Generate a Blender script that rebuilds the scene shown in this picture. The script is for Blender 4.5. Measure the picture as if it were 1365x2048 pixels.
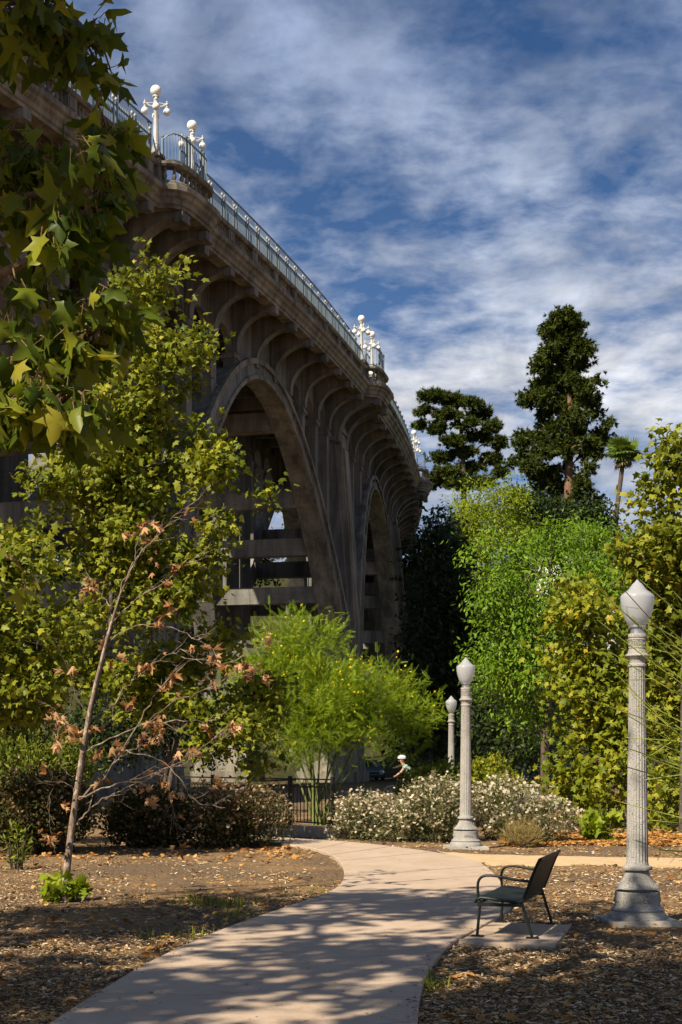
import bpy, math, random
import numpy as np
from mathutils import Vector, Matrix

# ------------------------------------------------------------------ clear
for o in list(bpy.data.objects):
    bpy.data.objects.remove(o)
sc = bpy.context.scene
col = sc.collection
R_ = math.radians
random.seed(7)
rng = np.random.default_rng(7)

# ------------------------------------------------------------------ camera
FPX, CXP, HOR, EYE = 2844.0, 682.5, 1510.0, 1.75      # focal length and horizon in photo pixels
cam_d = bpy.data.cameras.new('camera')
cam = bpy.data.objects.new('camera', cam_d)
col.objects.link(cam)
cam.location = (0, 0, EYE)
cam.rotation_euler = (R_(90), 0, 0)
cam_d.sensor_fit = 'VERTICAL'
cam_d.sensor_height = 36.0
cam_d.sensor_width = 24.0
cam_d.lens = 36.0 * FPX / 2048.0
cam_d.shift_y = (HOR - 1024.0) / 2048.0
cam_d.clip_start = 0.1
cam_d.clip_end = 5000
sc.camera = cam

# ------------------------------------------------------------------ sun direction
SUN_H = Vector((-0.62, -0.785, 0)).normalized()        # horizontal direction towards the sun
SUN_EL = R_(43)
SUN_DIR = Vector((SUN_H.x * math.cos(SUN_EL), SUN_H.y * math.cos(SUN_EL), math.sin(SUN_EL)))

# ------------------------------------------------------------------ world: sky with broken cloud
world = bpy.data.worlds.new('World')
sc.world = world
world.use_nodes = True
nt = world.node_tree
nt.nodes.clear()
def N(tree, typ, **kw):
    n = tree.nodes.new(typ)
    for k, v in kw.items():
        setattr(n, k, v)
    return n
wl = nt.links.new
out = N(nt, 'ShaderNodeOutputWorld')
bg = N(nt, 'ShaderNodeBackground')
sky = N(nt, 'ShaderNodeTexSky', sky_type='NISHITA', sun_disc=False)
sky.sun_elevation = SUN_EL
sky.sun_rotation = math.atan2(SUN_DIR.x, SUN_DIR.y)
sky.altitude = 1200
sky.air_density = 1.0
sky.dust_density = 0.25
sky.ozone_density = 2.5
SKY_STRENGTH = 0.05
tc = N(nt, 'ShaderNodeTexCoord')
sep = N(nt, 'ShaderNodeSeparateXYZ')
wl(tc.outputs['Generated'], sep.inputs[0])
def wmath(op, a, b=None, clamp=False):
    n = N(nt, 'ShaderNodeMath', operation=op, use_clamp=clamp)
    for i, v in enumerate((a, b)):
        if v is None:
            continue
        if isinstance(v, (int, float)):
            n.inputs[i].default_value = v
        else:
            wl(v, n.inputs[i])
    return n.outputs[0]
zc = wmath('ADD', wmath('MAXIMUM', sep.outputs['Z'], 0.0), 0.16)
px_ = wmath('DIVIDE', sep.outputs['X'], zc)
py_ = wmath('DIVIDE', sep.outputs['Y'], zc)
comb = N(nt, 'ShaderNodeCombineXYZ')
wl(px_, comb.inputs[0]); wl(py_, comb.inputs[1])
def wnoise(scale, detail, rough, dist, off, stretch=(1, 1, 1), rot=0.0):
    m = N(nt, 'ShaderNodeMapping')
    m.inputs['Location'].default_value = off
    m.inputs['Scale'].default_value = stretch
    m.inputs['Rotation'].default_value = (0, 0, rot)
    wl(comb.outputs[0], m.inputs[0])
    n = N(nt, 'ShaderNodeTexNoise')
    n.inputs['Scale'].default_value = scale
    n.inputs['Detail'].default_value = detail
    n.inputs['Roughness'].default_value = rough
    n.inputs['Distortion'].default_value = dist
    wl(m.outputs[0], n.inputs['Vector'])
    return n.outputs['Fac']
def wramp(v, stops):
    r = N(nt, 'ShaderNodeValToRGB')
    el = r.color_ramp.elements
    el[0].position, el[0].color = stops[0][0], stops[0][1]
    el[1].position, el[1].color = stops[-1][0], stops[-1][1]
    for p, c in stops[1:-1]:
        e = el.new(p); e.color = c
    wl(v, r.inputs[0])
    return r.outputs[0]
g = lambda v: (v, v, v, 1)
big = wnoise(2.0, 3, 0.5, 0.4, (3.1, 1.7, 0), (1, 1.0, 1), 0.5)
mid = wnoise(5.0, 9, 0.58, 0.25, (0.6, 4.2, 0), (0.95, 0.95, 1), 0.2)
fine = wnoise(19.0, 6, 0.55, 0.2, (7.6, 2.2, 0), (0.9, 0.95, 1), 0.15)
cov = wmath('ADD', wmath('ADD', wmath('MULTIPLY', big, 0.60), wmath('MULTIPLY', mid, 0.80)), wmath('MULTIPLY', fine, 0.40))
mask = wramp(cov, [(0.78, g(0.03)), (0.90, g(0.34)), (1.02, g(0.62)), (1.20, g(0.95))])
# (ramp positions are clamped to 1, so bring the sum into range first)
nt.nodes.remove(mask.node)
lowc = wramp(sep.outputs['Z'], [(0.0, g(0.12)), (0.22, g(0.10)), (0.33, g(0.0)), (1.0, g(0.0))])
covn = wmath('ADD', wmath('SUBTRACT', cov, 0.45), lowc)
mask = wramp(covn, [(0.30, g(0.06)), (0.40, g(0.32)), (0.52, g(0.70)), (0.66, g(1.0))])
# the veil is slate grey overhead, brighter lower down, with a white bank above the hills
elev = wramp(sep.outputs['Z'], [(0.0, (0.55, 0.61, 0.76, 1)), (0.16, (0.62, 0.68, 0.82, 1)), (0.21, (0.86, 0.90, 1.0, 1)), (0.25, (1.22, 1.23, 1.27, 1)), (0.30, (0.90, 0.97, 1.12, 1)), (0.37, (0.73, 0.83, 1.04, 1)), (0.43, (0.50, 0.61, 0.86, 1)), (0.50, (0.38, 0.48, 0.72, 1)), (1.0, (0.36, 0.46, 0.70, 1))])
shade = wramp(wnoise(4.5, 7, 0.6, 0.4, (5.5, 0.4, 0), (1.2, 0.7, 1), 0.2), [(0.32, g(0.66)), (0.50, g(0.98)), (0.68, g(1.35))])
lowmix = N(nt, 'ShaderNodeMix', data_type='RGBA', blend_type='MULTIPLY')
lowmix.inputs['Factor'].default_value = 1.0
wl(elev, lowmix.inputs['A']); wl(shade, lowmix.inputs['B'])
cl = N(nt, 'ShaderNodeVectorMath', operation='SCALE')
wl(lowmix.outputs['Result'], cl.inputs[0])
cl.inputs['Scale'].default_value = 0.38 / SKY_STRENGTH
mx = N(nt, 'ShaderNodeMix', data_type='RGBA')
wl(mask, mx.inputs['Factor'])
tintn = N(nt, 'ShaderNodeMix', data_type='RGBA', blend_type='MULTIPLY')
tintn.inputs['Factor'].default_value = 1.0
wl(sky.outputs[0], tintn.inputs['A']); tintn.inputs['B'].default_value = (0.32, 0.60, 0.86, 1)
wl(tintn.outputs['Result'], mx.inputs['A'])
wl(cl.outputs[0], mx.inputs['B'])
wl(mx.outputs['Result'], bg.inputs['Color'])
bg.inputs['Strength'].default_value = SKY_STRENGTH
wl(bg.outputs[0], out.inputs['Surface'])

sun_d = bpy.data.lights.new('sun', 'SUN')
sun_d.energy = 5.0
sun_d.angle = R_(0.53)
sun_d.color = (1.0, 0.88, 0.69)
sun = bpy.data.objects.new('sun', sun_d)
col.objects.link(sun)
sun.rotation_euler = SUN_DIR.to_track_quat('Z', 'Y').to_euler()
sun.location = (-20, -30, 60)

vs = sc.view_settings
vs.view_transform = 'Standard'
vs.look = 'None'
vs.exposure = 0.84
vs.gamma = 1.0
vs.use_curve_mapping = False
sc.cycles.use_denoising = True
sc.cycles.use_adaptive_sampling = True
sc.cycles.adaptive_threshold = 0.02
sc.cycles.max_bounces = 6
sc.cycles.diffuse_bounces = 1
sc.cycles.transparent_max_bounces = 12

# ------------------------------------------------------------------ helpers
def W(px, py, d):
    """point in the place seen at photo pixel (px, py) and d metres ahead"""
    return Vector(((px - CXP) / FPX * d, d, EYE + (HOR - py) / FPX * d))
def GP(px, py):
    """ground point under photo pixel"""
    d = FPX * EYE / (py - HOR)
    return Vector(((px - CXP) / FPX * d, d, 0))
def ground_z(x, y):
    t = min(max((y - 104.0) / 74.0, 0.0), 1.0)
    h = 25.0 * t * t * (3 - 2 * t)
    return h

def tag(o, label=None, cat=None, group=None, kind=None):
    if label: o['label'] = label
    if cat: o['category'] = cat
    if group: o['group'] = group
    if kind: o['kind'] = kind
    return o
def empty(name, loc, rz=0, label=None, cat=None, group=None):
    o = bpy.data.objects.new(name, None)
    o.empty_display_size = 0.2
    col.objects.link(o)
    o.location = loc
    o.rotation_euler = (0, 0, rz)
    return tag(o, label, cat, group)
def put(name, mesh, parent=None, loc=(0, 0, 0), rz=0.0, world=True):
    """link a mesh; loc and rz are in world space unless world is False"""
    o = bpy.data.objects.new(name, mesh)
    col.objects.link(o)
    m = Matrix.Translation(Vector(loc)) @ Matrix.Rotation(rz, 4, 'Z')
    if parent is not None:
        o.parent = parent
        if world:
            pm = Matrix.Identity(4)
            chain = []
            q = parent
            while q is not None:
                chain.append(q); q = q.parent
            for q in reversed(chain):
                pm = pm @ q.matrix_parent_inverse @ (Matrix.LocRotScale(q.location, q.rotation_euler, q.scale))
            m = pm.inverted() @ m
    o.location = m.to_translation()
    o.rotation_euler = m.to_euler()
    return o
def copy_tree(o, parent=None):
    c = o.copy()
    col.objects.link(c)
    c.parent = parent
    for ch in list(o.children):
        copy_tree(ch, c)
    return c

class MB:
    def __init__(s):
        s.v = []; s.f = []
    def add(s, vs_, fs):
        b = len(s.v)
        s.v.extend([tuple(p) for p in vs_])
        s.f.extend([tuple(i + b for i in f) for f in fs])
        return s
    def box(s, x0, x1, y0, y1, z0, z1, top=None):
        """box; top = (dx, dy) insets the top face"""
        a, b = top if top else (0, 0)
        return s.add([(x0, y0, z0), (x1, y0, z0), (x1, y1, z0), (x0, y1, z0),
                      (x0 + a, y0 + b, z1), (x1 - a, y0 + b, z1), (x1 - a, y1 - b, z1), (x0 + a, y1 - b, z1)],
                     [(3, 2, 1, 0), (4, 5, 6, 7), (0, 1, 5, 4), (1, 2, 6, 5), (2, 3, 7, 6), (3, 0, 4, 7)])
    def tube(s, pts, rad, n=6, cap=True):
        pts = [Vector(p) for p in pts]
        if not hasattr(rad, '__len__'):
            rad = [rad] * len(pts)
        V = []; F = []
        ref = None
        for i, p in enumerate(pts):
            t = (pts[min(i + 1, len(pts) - 1)] - pts[max(i - 1, 0)])
            if t.length < 1e-9: t = Vector((0, 0, 1))
            t.normalize()
            if ref is None:
                ref = Vector((1, 0, 0)) if abs(t.x) < 0.8 else Vector((0, 1, 0))
            a = (ref - t * ref.dot(t)).normalized()
            b = t.cross(a)
            ref = a
            for k in range(n):
                w = 2 * math.pi * k / n
                V.append(p + (a * math.cos(w) + b * math.sin(w)) * rad[i])
        for i in range(len(pts) - 1):
            for k in range(n):
                k2 = (k + 1) % n
                F.append((i * n + k, i * n + k2, (i + 1) * n + k2, (i + 1) * n + k))
        if cap:
            F.append(tuple(reversed(range(n))))
            F.append(tuple(range((len(pts) - 1) * n, len(pts) * n)))
        return s.add(V, F)
    def lathe(s, prof, n=16, c=(0, 0, 0), flute=None):
        """prof: (r, z) from bottom to top; flute(r, z, w) may change the radius"""
        V = []; F = []
        for r, z in prof:
            for k in range(n):
                w = 2 * math.pi * k / n
                rr = flute(r, z, w) if flute else r
                V.append((c[0] + rr * math.cos(w), c[1] + rr * math.sin(w), c[2] + z))
        m = len(prof)
        for i in range(m - 1):
            for k in range(n):
                k2 = (k + 1) % n
                F.append((i * n + k, i * n + k2, (i + 1) * n + k2, (i + 1) * n + k))
        F.append(tuple(reversed(range(n))))
        F.append(tuple(range((m - 1) * n, m * n)))
        return s.add(V, F)
    def sphere(s, c, r, n=14, m=9, sz=1.0):
        prof = []
        for i in range(m + 1):
            a = -math.pi / 2 + math.pi * i / m
            prof.append((max(r * math.cos(a), 1e-4), r * math.sin(a) * sz))
        return s.lathe(prof, n, c)
    def extrude(s, poly, ax, a, b):
        """poly of 2-D points extruded along axis ax (0,1,2) from a to b"""
        n = len(poly)
        def P3(p, t):
            q = [0, 0, 0]
            o = [i for i in range(3) if i != ax]
            q[o[0]], q[o[1]] = p; q[ax] = t
            return tuple(q)
        V = [P3(p, a) for p in poly] + [P3(p, b) for p in poly]
        F = [tuple(range(n)), tuple(reversed(range(n, 2 * n)))]
        for i in range(n):
            j = (i + 1) % n
            F.append((i, i + n, j + n, j))
        return s.add(V, F)
    def mesh(s, name, mat, smooth=False):
        me = bpy.data.meshes.new(name)
        me.from_pydata(s.v, [], s.f)
        me.materials.append(mat)
        if smooth:
            me.polygons.foreach_set('use_smooth', [True] * len(me.polygons))
            if hasattr(me, 'set_sharp_from_angle'):
                me.set_sharp_from_angle(angle=R_(42))
        me.update()
        fix_normals(me)
        return me
    def put(s, name, mat, parent=None, loc=(0, 0, 0), rz=0.0, smooth=False, world=True):
        return put(name, s.mesh(name, mat, smooth), parent, loc, rz, world)
import bmesh
def fix_normals(me):
    if len(me.polygons) > 6000: return
    bm = bmesh.new(); bm.from_mesh(me)
    bmesh.ops.recalc_face_normals(bm, faces=bm.faces)
    bm.to_mesh(me); bm.free()

def np_mesh(name, V, F, mat, tint=None, smooth=False):
    """V (n,3), F (m,k) with a constant number of corners; tint per face"""
    me = bpy.data.meshes.new(name)
    V = np.ascontiguousarray(V, dtype=np.float32); F = np.ascontiguousarray(F, dtype=np.int32)
    m, k = F.shape
    me.vertices.add(len(V)); me.vertices.foreach_set('co', V.ravel())
    me.loops.add(m * k); me.loops.foreach_set('vertex_index', F.ravel())
    me.polygons.add(m)
    me.polygons.foreach_set('loop_start', np.arange(0, m * k, k, dtype=np.int32))
    me.polygons.foreach_set('loop_total', np.full(m, k, dtype=np.int32))
    if smooth:
        me.polygons.foreach_set('use_smooth', np.ones(m, dtype=bool))
    if tint is not None:
        at = me.attributes.new('tint', 'FLOAT', 'FACE')
        at.data.foreach_set('value', np.ascontiguousarray(tint, dtype=np.float32))
    me.materials.append(mat)
    me.update(calc_edges=True)
    return me

def unit(a):
    return a / np.maximum(np.linalg.norm(a, axis=-1, keepdims=True), 1e-9)
def frames(d, up):
    """rotation matrices whose x is d and z is near up"""
    d = unit(d)
    y = unit(np.cross(up, d))
    z = np.cross(d, y)
    return np.stack([d, y, z], axis=-1)
def scatter(tv, tf, pos, rot, scl, tint):
    n = len(pos); nv = len(tv)
    if np.ndim(scl) == 1: scl = scl[:, None]
    V = np.einsum('nij,vj->nvi', rot, tv) * np.asarray(scl)[:, None, :1] + pos[:, None, :]
    F = tf[None] + (np.arange(n) * nv)[:, None, None]
    return V.reshape(-1, 3), F.reshape(-1, tf.shape[1]), np.repeat(tint, len(tf))

# ---- leaf templates (x runs from stalk to tip, z is the upper side)
def t_palmate(curl=0.22):
    o = [(0.0, 0.0), (-0.04, 0.18), (-0.14, 0.44), (0.12, 0.30), (0.26, 0.42), (0.50, 0.70), (0.51, 0.36), (0.58, 0.23), (0.80, 0.22), (1.18, 0.0)]
    pts = o + [(x, -y) for x, y in reversed(o[1:-1])]
    V = [(0.34, 0, 0.05)] + [(x, y, -curl * (abs(y) * 1.2 + max(x - 0.5, 0) * 0.8)) for x, y in pts]
    n = len(pts)
    F = [(0, i + 1, (i + 1) % n + 1) for i in range(n)]
    return np.array(V, float), np.array(F)
def t_palmate_low(curl=0.25):
    o = [(0.0, 0.0), (-0.06, 0.40), (0.20, 0.29), (0.44, 0.58), (0.58, 0.25), (1.08, 0.0)]
    pts = o + [(x, -y) for x, y in reversed(o[1:-1])]
    V = [(0.32, 0, 0.04)] + [(x, y, -curl * (abs(y) * 1.2 + max(x - 0.5, 0) * 0.8)) for x, y in pts]
    n = len(pts)
    F = [(0, i + 1, (i + 1) % n + 1) for i in range(n)]
    return np.array(V, float), np.array(F)
def t_oval(w=0.28, fold=0.10):
    V = [(0, 0, 0), (0.45, w, -fold), (1, 0, -0.08), (0.45, -w, -fold), (0.45, 0, 0.02)]
    F = [(0, 4, 1), (4, 2, 1), (0, 3, 4), (3, 2, 4)]
    return np.array(V, float), np.array(F)
def t_needles(n=9, spread=0.9, w=0.05, seed=1):
    r = np.random.default_rng(seed)
    V = []; F = []
    for i in range(n):
        a = 2 * math.pi * i / n + r.uniform(-.3, .3)
        t = r.uniform(0.25, 1.0) * spread
        d = np.array([math.cos(t), math.sin(t) * math.cos(a), math.sin(t) * math.sin(a)])
        s = np.cross(d, r.normal(size=3)); s /= np.linalg.norm(s)
        L = r.uniform(.7, 1.05)
        b = len(V)
        V += [s * w, -s * w, d * L]
        F.append((b, b + 1, b + 2))
    return np.array(V, float), np.array(F)
def t_feather(pairs=7, w=0.035, ang=0.75, L=0.24):
    V = [(0, 0.008, 0), (0, -0.008, 0), (1, 0, 0)]; F = [(0, 1, 2)]
    for i in range(pairs):
        x = 0.15 + 0.8 * i / pairs
        for sgn in (1, -1):
            b = len(V)
            l = L * (1.1 - 0.5 * i / pairs)
            c, s = math.cos(ang), math.sin(ang) * sgn
            V += [(x, 0, 0), (x + c * l * 0.5 - s * w, s * l * 0.5 + c * w, 0.03), (x + c * l, s * l, 0.02)]
            F.append((b, b + 1, b + 2))
    return np.array(V, float), np.array(F)

# ------------------------------------------------------------------ materials
MATS = {}
def nodes_of(name):
    m = bpy.data.materials.new(name)
    m.use_nodes = True
    t = m.node_tree
    t.nodes.clear()
    MATS[name] = m
    return m, t
def ramp(t, v, stops, interp='LINEAR'):
    r = N(t, 'ShaderNodeValToRGB')
    r.color_ramp.interpolation = interp
    el = r.color_ramp.elements
    def c4(c): return tuple(c) + (1,) if len(c) == 3 else tuple(c)
    el[0].position, el[0].color = stops[0][0], c4(stops[0][1])
    el[1].position, el[1].color = stops[-1][0], c4(stops[-1][1])
    for p, c in stops[1:-1]:
        e = el.new(p); e.color = c4(c)
    t.links.new(v, r.inputs[0])
    return r.outputs[0]
def noise(t, vec, scale, detail=5, rough=0.6, dist=0.0, stretch=None):
    if stretch is not None:
        mp = N(t, 'ShaderNodeMapping')
        mp.inputs['Scale'].default_value = stretch
        t.links.new(vec, mp.inputs[0]); vec = mp.outputs[0]
    n = N(t, 'ShaderNodeTexNoise')
    n.inputs['Scale'].default_value = scale
    n.inputs['Detail'].default_value = detail
    n.inputs['Roughness'].default_value = rough
    n.inputs['Distortion'].default_value = dist
    t.links.new(vec, n.inputs['Vector'])
    return n.outputs['Fac']
def mixc(t, a, b, f, mode='MIX'):
    n = N(t, 'ShaderNodeMix', data_type='RGBA', blend_type=mode)
    for s, v in (('A', a), ('B', b)):
        if isinstance(v, tuple): n.inputs[s].default_value = v if len(v) == 4 else v + (1,)
        else: t.links.new(v, n.inputs[s])
    if isinstance(f, (int, float)): n.inputs['Factor'].default_value = f
    else: t.links.new(f, n.inputs['Factor'])
    return n.outputs['Result']
def finish(t, colr, rough=0.8, bump=None, bdist=0.02, bstr=0.6, metal=0.0, spec=0.3):
    p = N(t, 'ShaderNodeBsdfPrincipled')
    o = N(t, 'ShaderNodeOutputMaterial')
    if isinstance(colr, tuple): p.inputs['Base Color'].default_value = colr if len(colr) == 4 else colr + (1,)
    else: t.links.new(colr, p.inputs['Base Color'])
    if isinstance(rough, (int, float)): p.inputs['Roughness'].default_value = rough
    else: t.links.new(rough, p.inputs['Roughness'])
    p.inputs['Metallic'].default_value = metal
    p.inputs['Specular IOR Level'].default_value = spec
    if bump is not None:
        b = N(t, 'ShaderNodeBump')
        b.inputs['Distance'].default_value = bdist
        b.inputs['Strength'].default_value = bstr
        t.links.new(bump, b.inputs['Height'])
        t.links.new(b.outputs[0], p.inputs['Normal'])
    t.links.new(p.outputs[0], o.inputs[0])
    return p
def wpos(t):
    return N(t, 'ShaderNodeNewGeometry').outputs['Position']
def ocoord(t):
    return N(t, 'ShaderNodeTexCoord').outputs['Object']

def m_simple(name, c, rough=0.6, metal=0.0, var=0.25, scale=8, spec=0.3, bump=0.0):
    m, t = nodes_of(name)
    v = noise(t, ocoord(t), scale, 6, 0.65)
    lo = tuple(x * (1 - var) for x in c); hi = tuple(min(x * (1 + var), 1) for x in c)
    cc = ramp(t, v, [(0.3, lo), (0.7, hi)])
    finish(t, cc, rough, v if bump else None, bump, 0.6, metal, spec)
    return m
def m_concrete(name, lo, hi, board=True, stain=0.5, sp=1.0):
    m, t = nodes_of(name)
    p = wpos(t)
    a = noise(t, p, 0.35 * sp, 6, 0.65, 0.3)
    base = ramp(t, a, [(0.30, lo), (0.70, hi)])
    # rain streaks run down the faces
    st = noise(t, p, 1.0 * sp, 6, 0.7, 0.2, (1.3, 1.3, 0.10))
    streak = ramp(t, st, [(0.40, (1.12, 1.12, 1.1)), (0.62, (1 - stain, 1 - stain, 1 - stain * 0.95))])
    c = mixc(t, base, streak, 1.0, 'MULTIPLY')
    gr = noise(t, p, 14 * sp, 5, 0.7)
    c = mixc(t, c, ramp(t, gr, [(0.3, (0.82, 0.82, 0.82)), (0.7, (1.1, 1.09, 1.06))]), 1.0, 'MULTIPLY')
    bump = gr
    if board:
        w = N(t, 'ShaderNodeTexWave', wave_type='BANDS', bands_direction='Z', wave_profile='SAW')
        w.inputs['Scale'].default_value = 1.0
        w.inputs['Distortion'].default_value = 0.6
        w.inputs['Detail'].default_value = 2
        t.links.new(p, w.inputs['Vector'])
        lines = ramp(t, w.outputs['Fac'], [(0.0, (0.78, 0.78, 0.78)), (0.08, (1, 1, 1)), (1.0, (0.95, 0.95, 0.95))])
        c = mixc(t, c, lines, 0.8, 'MULTIPLY')
        ad = N(t, 'ShaderNodeMath', operation='ADD')
        t.links.new(w.outputs['Fac'], ad.inputs[0]); t.links.new(gr, ad.inputs[1])
        bump = ad.outputs[0]
    finish(t, c, 0.9, bump, 0.02, 0.5, 0, 0.15)
    return m
def m_leaf(name, stops, trans=0.35, rough=0.5, tcol=None, use_obj=False, spec=0.15):
    """leaf colour varies leaf by leaf; light passes through the blade"""
    m, t = nodes_of(name)
    if use_obj:
        v = N(t, 'ShaderNodeObjectInfo').outputs['Random']
    else:
        a = N(t, 'ShaderNodeAttribute', attribute_name='tint')
        v = a.outputs['Fac']
    c = ramp(t, v, stops)
    p = N(t, 'ShaderNodeBsdfPrincipled')
    t.links.new(c, p.inputs['Base Color'])
    p.inputs['Roughness'].default_value = rough
    p.inputs['Specular IOR Level'].default_value = spec
    tr = N(t, 'ShaderNodeBsdfTranslucent')
    tc_ = mixc(t, c, tcol or (1.25, 1.2, 0.45), 1.0, 'MULTIPLY')
    t.links.new(tc_, tr.inputs[0])
    mx_ = N(t, 'ShaderNodeMixShader')
    mx_.inputs[0].default_value = trans
    t.links.new(p.outputs[0], mx_.inputs[1]); t.links.new(tr.outputs[0], mx_.inputs[2])
    o = N(t, 'ShaderNodeOutputMaterial')
    t.links.new(mx_.outputs[0], o.inputs[0])
    return m
def m_bark(name, lo, hi, scale=6, patch=None):
    m, t = nodes_of(name)
    p = ocoord(t)
    v = noise(t, p, scale, 7, 0.7, 0.4, (1.6, 1.6, 0.5))
    c = ramp(t, v, [(0.32, lo), (0.68, hi)])
    if patch:
        v2 = noise(t, p, scale * 0.8, 4, 0.55, 0.5, (1, 1, 0.6))
        c = mixc(t, c, patch, ramp(t, v2, [(0.52, (0, 0, 0)), (0.58, (1, 1, 1))]))
    finish(t, c, 0.85, v, 0.02, 0.8, 0, 0.15)
    return m

M_CONC = m_concrete('bridge_concrete', (0.122, 0.118, 0.109), (0.235, 0.226, 0.208))
M_CONC_TRIM = m_concrete('bridge_trim_concrete', (0.155, 0.14, 0.115), (0.29, 0.262, 0.21), board=False, stain=0.55)
M_STONE = m_concrete('plinth_concrete', (0.34, 0.32, 0.28), (0.48, 0.45, 0.39), board=False, stain=0.25)
M_IRON_BLUE = m_simple('blue_grey_ironwork', (0.13, 0.17, 0.19), 0.5, 0.2, 0.2, 5)
M_IRON_PALE = m_simple('pale_finial_iron', (0.26, 0.28, 0.29), 0.45, 0.2, 0.2, 5)
M_BLACK = m_simple('black_fence_paint', (0.012, 0.013, 0.013), 0.45, 0.0, 0.3, 9)
M_BENCH = m_simple('dark_bench_metal', (0.008, 0.012, 0.010), 0.5, 0.1, 0.3, 14, 0.3)
M_LAMPW = m_simple('white_lamp_paint', (0.44, 0.44, 0.42), 0.5, 0.0, 0.15, 6)
M_METAL = m_simple('brushed_aluminium', (0.55, 0.55, 0.54), 0.33, 0.9, 0.12, 20)

# ------------------------------------------------------------------ tree machinery
def blob(px, py, rx, ry, d, rd=None, w=1.0):
    """ellipsoid given by photo pixels at distance d; rd = half depth in metres"""
    c = W(px, py, d)
    k = d / FPX
    return (np.array(c), np.array([rx * k, rd if rd else rx * k, ry * k]), w)
def clumps(blobs, n, seed=0, shell=0.45, minz=None):
    r = np.random.default_rng(seed)
    ws = np.array([b[2] * (b[1][0] * b[1][2] * b[1][1]) ** 0.8 for b in blobs]); ws /= ws.sum()
    idx = r.choice(len(blobs), n, p=ws)
    dirs = unit(r.normal(size=(n, 3)))
    rad = r.random(n) ** shell
    P = np.array([blobs[i][0] for i in idx]) + dirs * rad[:, None] * np.array([blobs[i][1] for i in idx])
    O = dirs
    if minz is not None:
        P[:, 2] = np.maximum(P[:, 2], minz + r.random(n) * 0.5)
    return P, O
def lumpy(blobs, n, seed, m, r0, shell=0.6):
    """clump centres gathered into m rounded boughs of radius about r0, with gaps between"""
    C, _ = clumps(blobs, m, seed + 40, shell)
    r = np.random.default_rng(seed + 41)
    R0 = r0 * r.uniform(0.65, 1.35, m)
    i = r.choice(m, n, p=(R0 ** 2) / (R0 ** 2).sum())
    d = unit(r.normal(size=(n, 3)))
    P = C[i] + d * (r.random(n) ** 0.4 * R0[i])[:, None] * np.array([1, 1, 0.72])
    P[:m] = C
    return P, d
def leaf_cloud(P, O, per, spread, size, tmpl, seed=0, droop=0.25, out_bias=0.6, up=0.6, flat=1.0, sizevar=0.3, tint_clump=0.55, updir=None):
    """leaves round each clump centre; returns V, F, tint and the raw placement"""
    r = np.random.default_rng(seed + 100)
    n = len(P)
    pos = np.repeat(P, per, axis=0) + r.normal(size=(n * per, 3)) * spread * np.array([1, 1, flat])
    od = np.repeat(O, per, axis=0)
    d = unit(od * out_bias + r.normal(size=(n * per, 3)) * 0.8 + np.array([0, 0, -droop]))
    if updir is not None:
        d = unit(d + np.array([0, 0, updir]))
    upv = unit(np.array([0, 0, 1.0]) * up * 0.6 + np.array(SUN_DIR) * 0.45 + r.normal(size=(n * per, 3)) * 0.6 + od * 0.35)
    rot = frames(d, upv)
    s = size * (1 + r.uniform(-sizevar, sizevar, n * per))
    tint = np.clip(np.repeat(r.random(n), per) * tint_clump + r.random(n * per) * (1 - tint_clump), 0, 1)
    return pos, rot, s, tint
def skeleton(trunk, targets, seed=0, steps=3, sag=0.15, rtip=0.012, rmax=0.3, pw=0.5, up_cost=0.7):
    """grow limbs from the trunk polyline to the targets; returns nodes, parents and radii"""
    r = np.random.default_rng(seed + 5)
    pos = [np.array(p, float) for p in trunk]
    par = [-1] + list(range(len(trunk) - 1))
    t0 = np.array(trunk[-1])
    base = np.array(trunk[0])
    ax = np.array([[p[0], p[1]] for p in trunk]).mean(0)
    order = np.argsort(np.linalg.norm(targets[:, :2] - ax, axis=1) + 0.3 * np.abs(targets[:, 2] - t0[2]))
    leafidx = []
    for i in order:
        tpt = targets[i]
        A = np.array(pos)
        dv = tpt - A
        dist = np.linalg.norm(dv, axis=1)
        hz = np.linalg.norm(dv[:, :2], axis=1)
        cost = dist + up_cost * np.maximum(0, A[:, 2] - tpt[2] + 0.45 * hz)
        cost[0] += 5
        j = int(np.argmin(cost))
        p0 = pos[j]
        k = max(1, min(steps, int(dist[j] / 0.35)))
        last = j
        side = r.normal(size=3) * dist[j] * 0.07
        for q in range(1, k + 1):
            f = q / k
            p = p0 + (tpt - p0) * f + side * math.sin(math.pi * f) + np.array([0, 0, sag * dist[j] * math.sin(math.pi * f)])
            pos.append(p); par.append(last); last = len(pos) - 1
        leafidx.append(last)
    cnt = np.zeros(len(pos))
    for l in leafidx: cnt[l] += 1
    for i in range(len(pos) - 1, 0, -1):
        cnt[par[i]] += cnt[i]
    rad = np.minimum(rtip * np.maximum(cnt, 1) ** pw, rmax)
    return pos, par, rad
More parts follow.
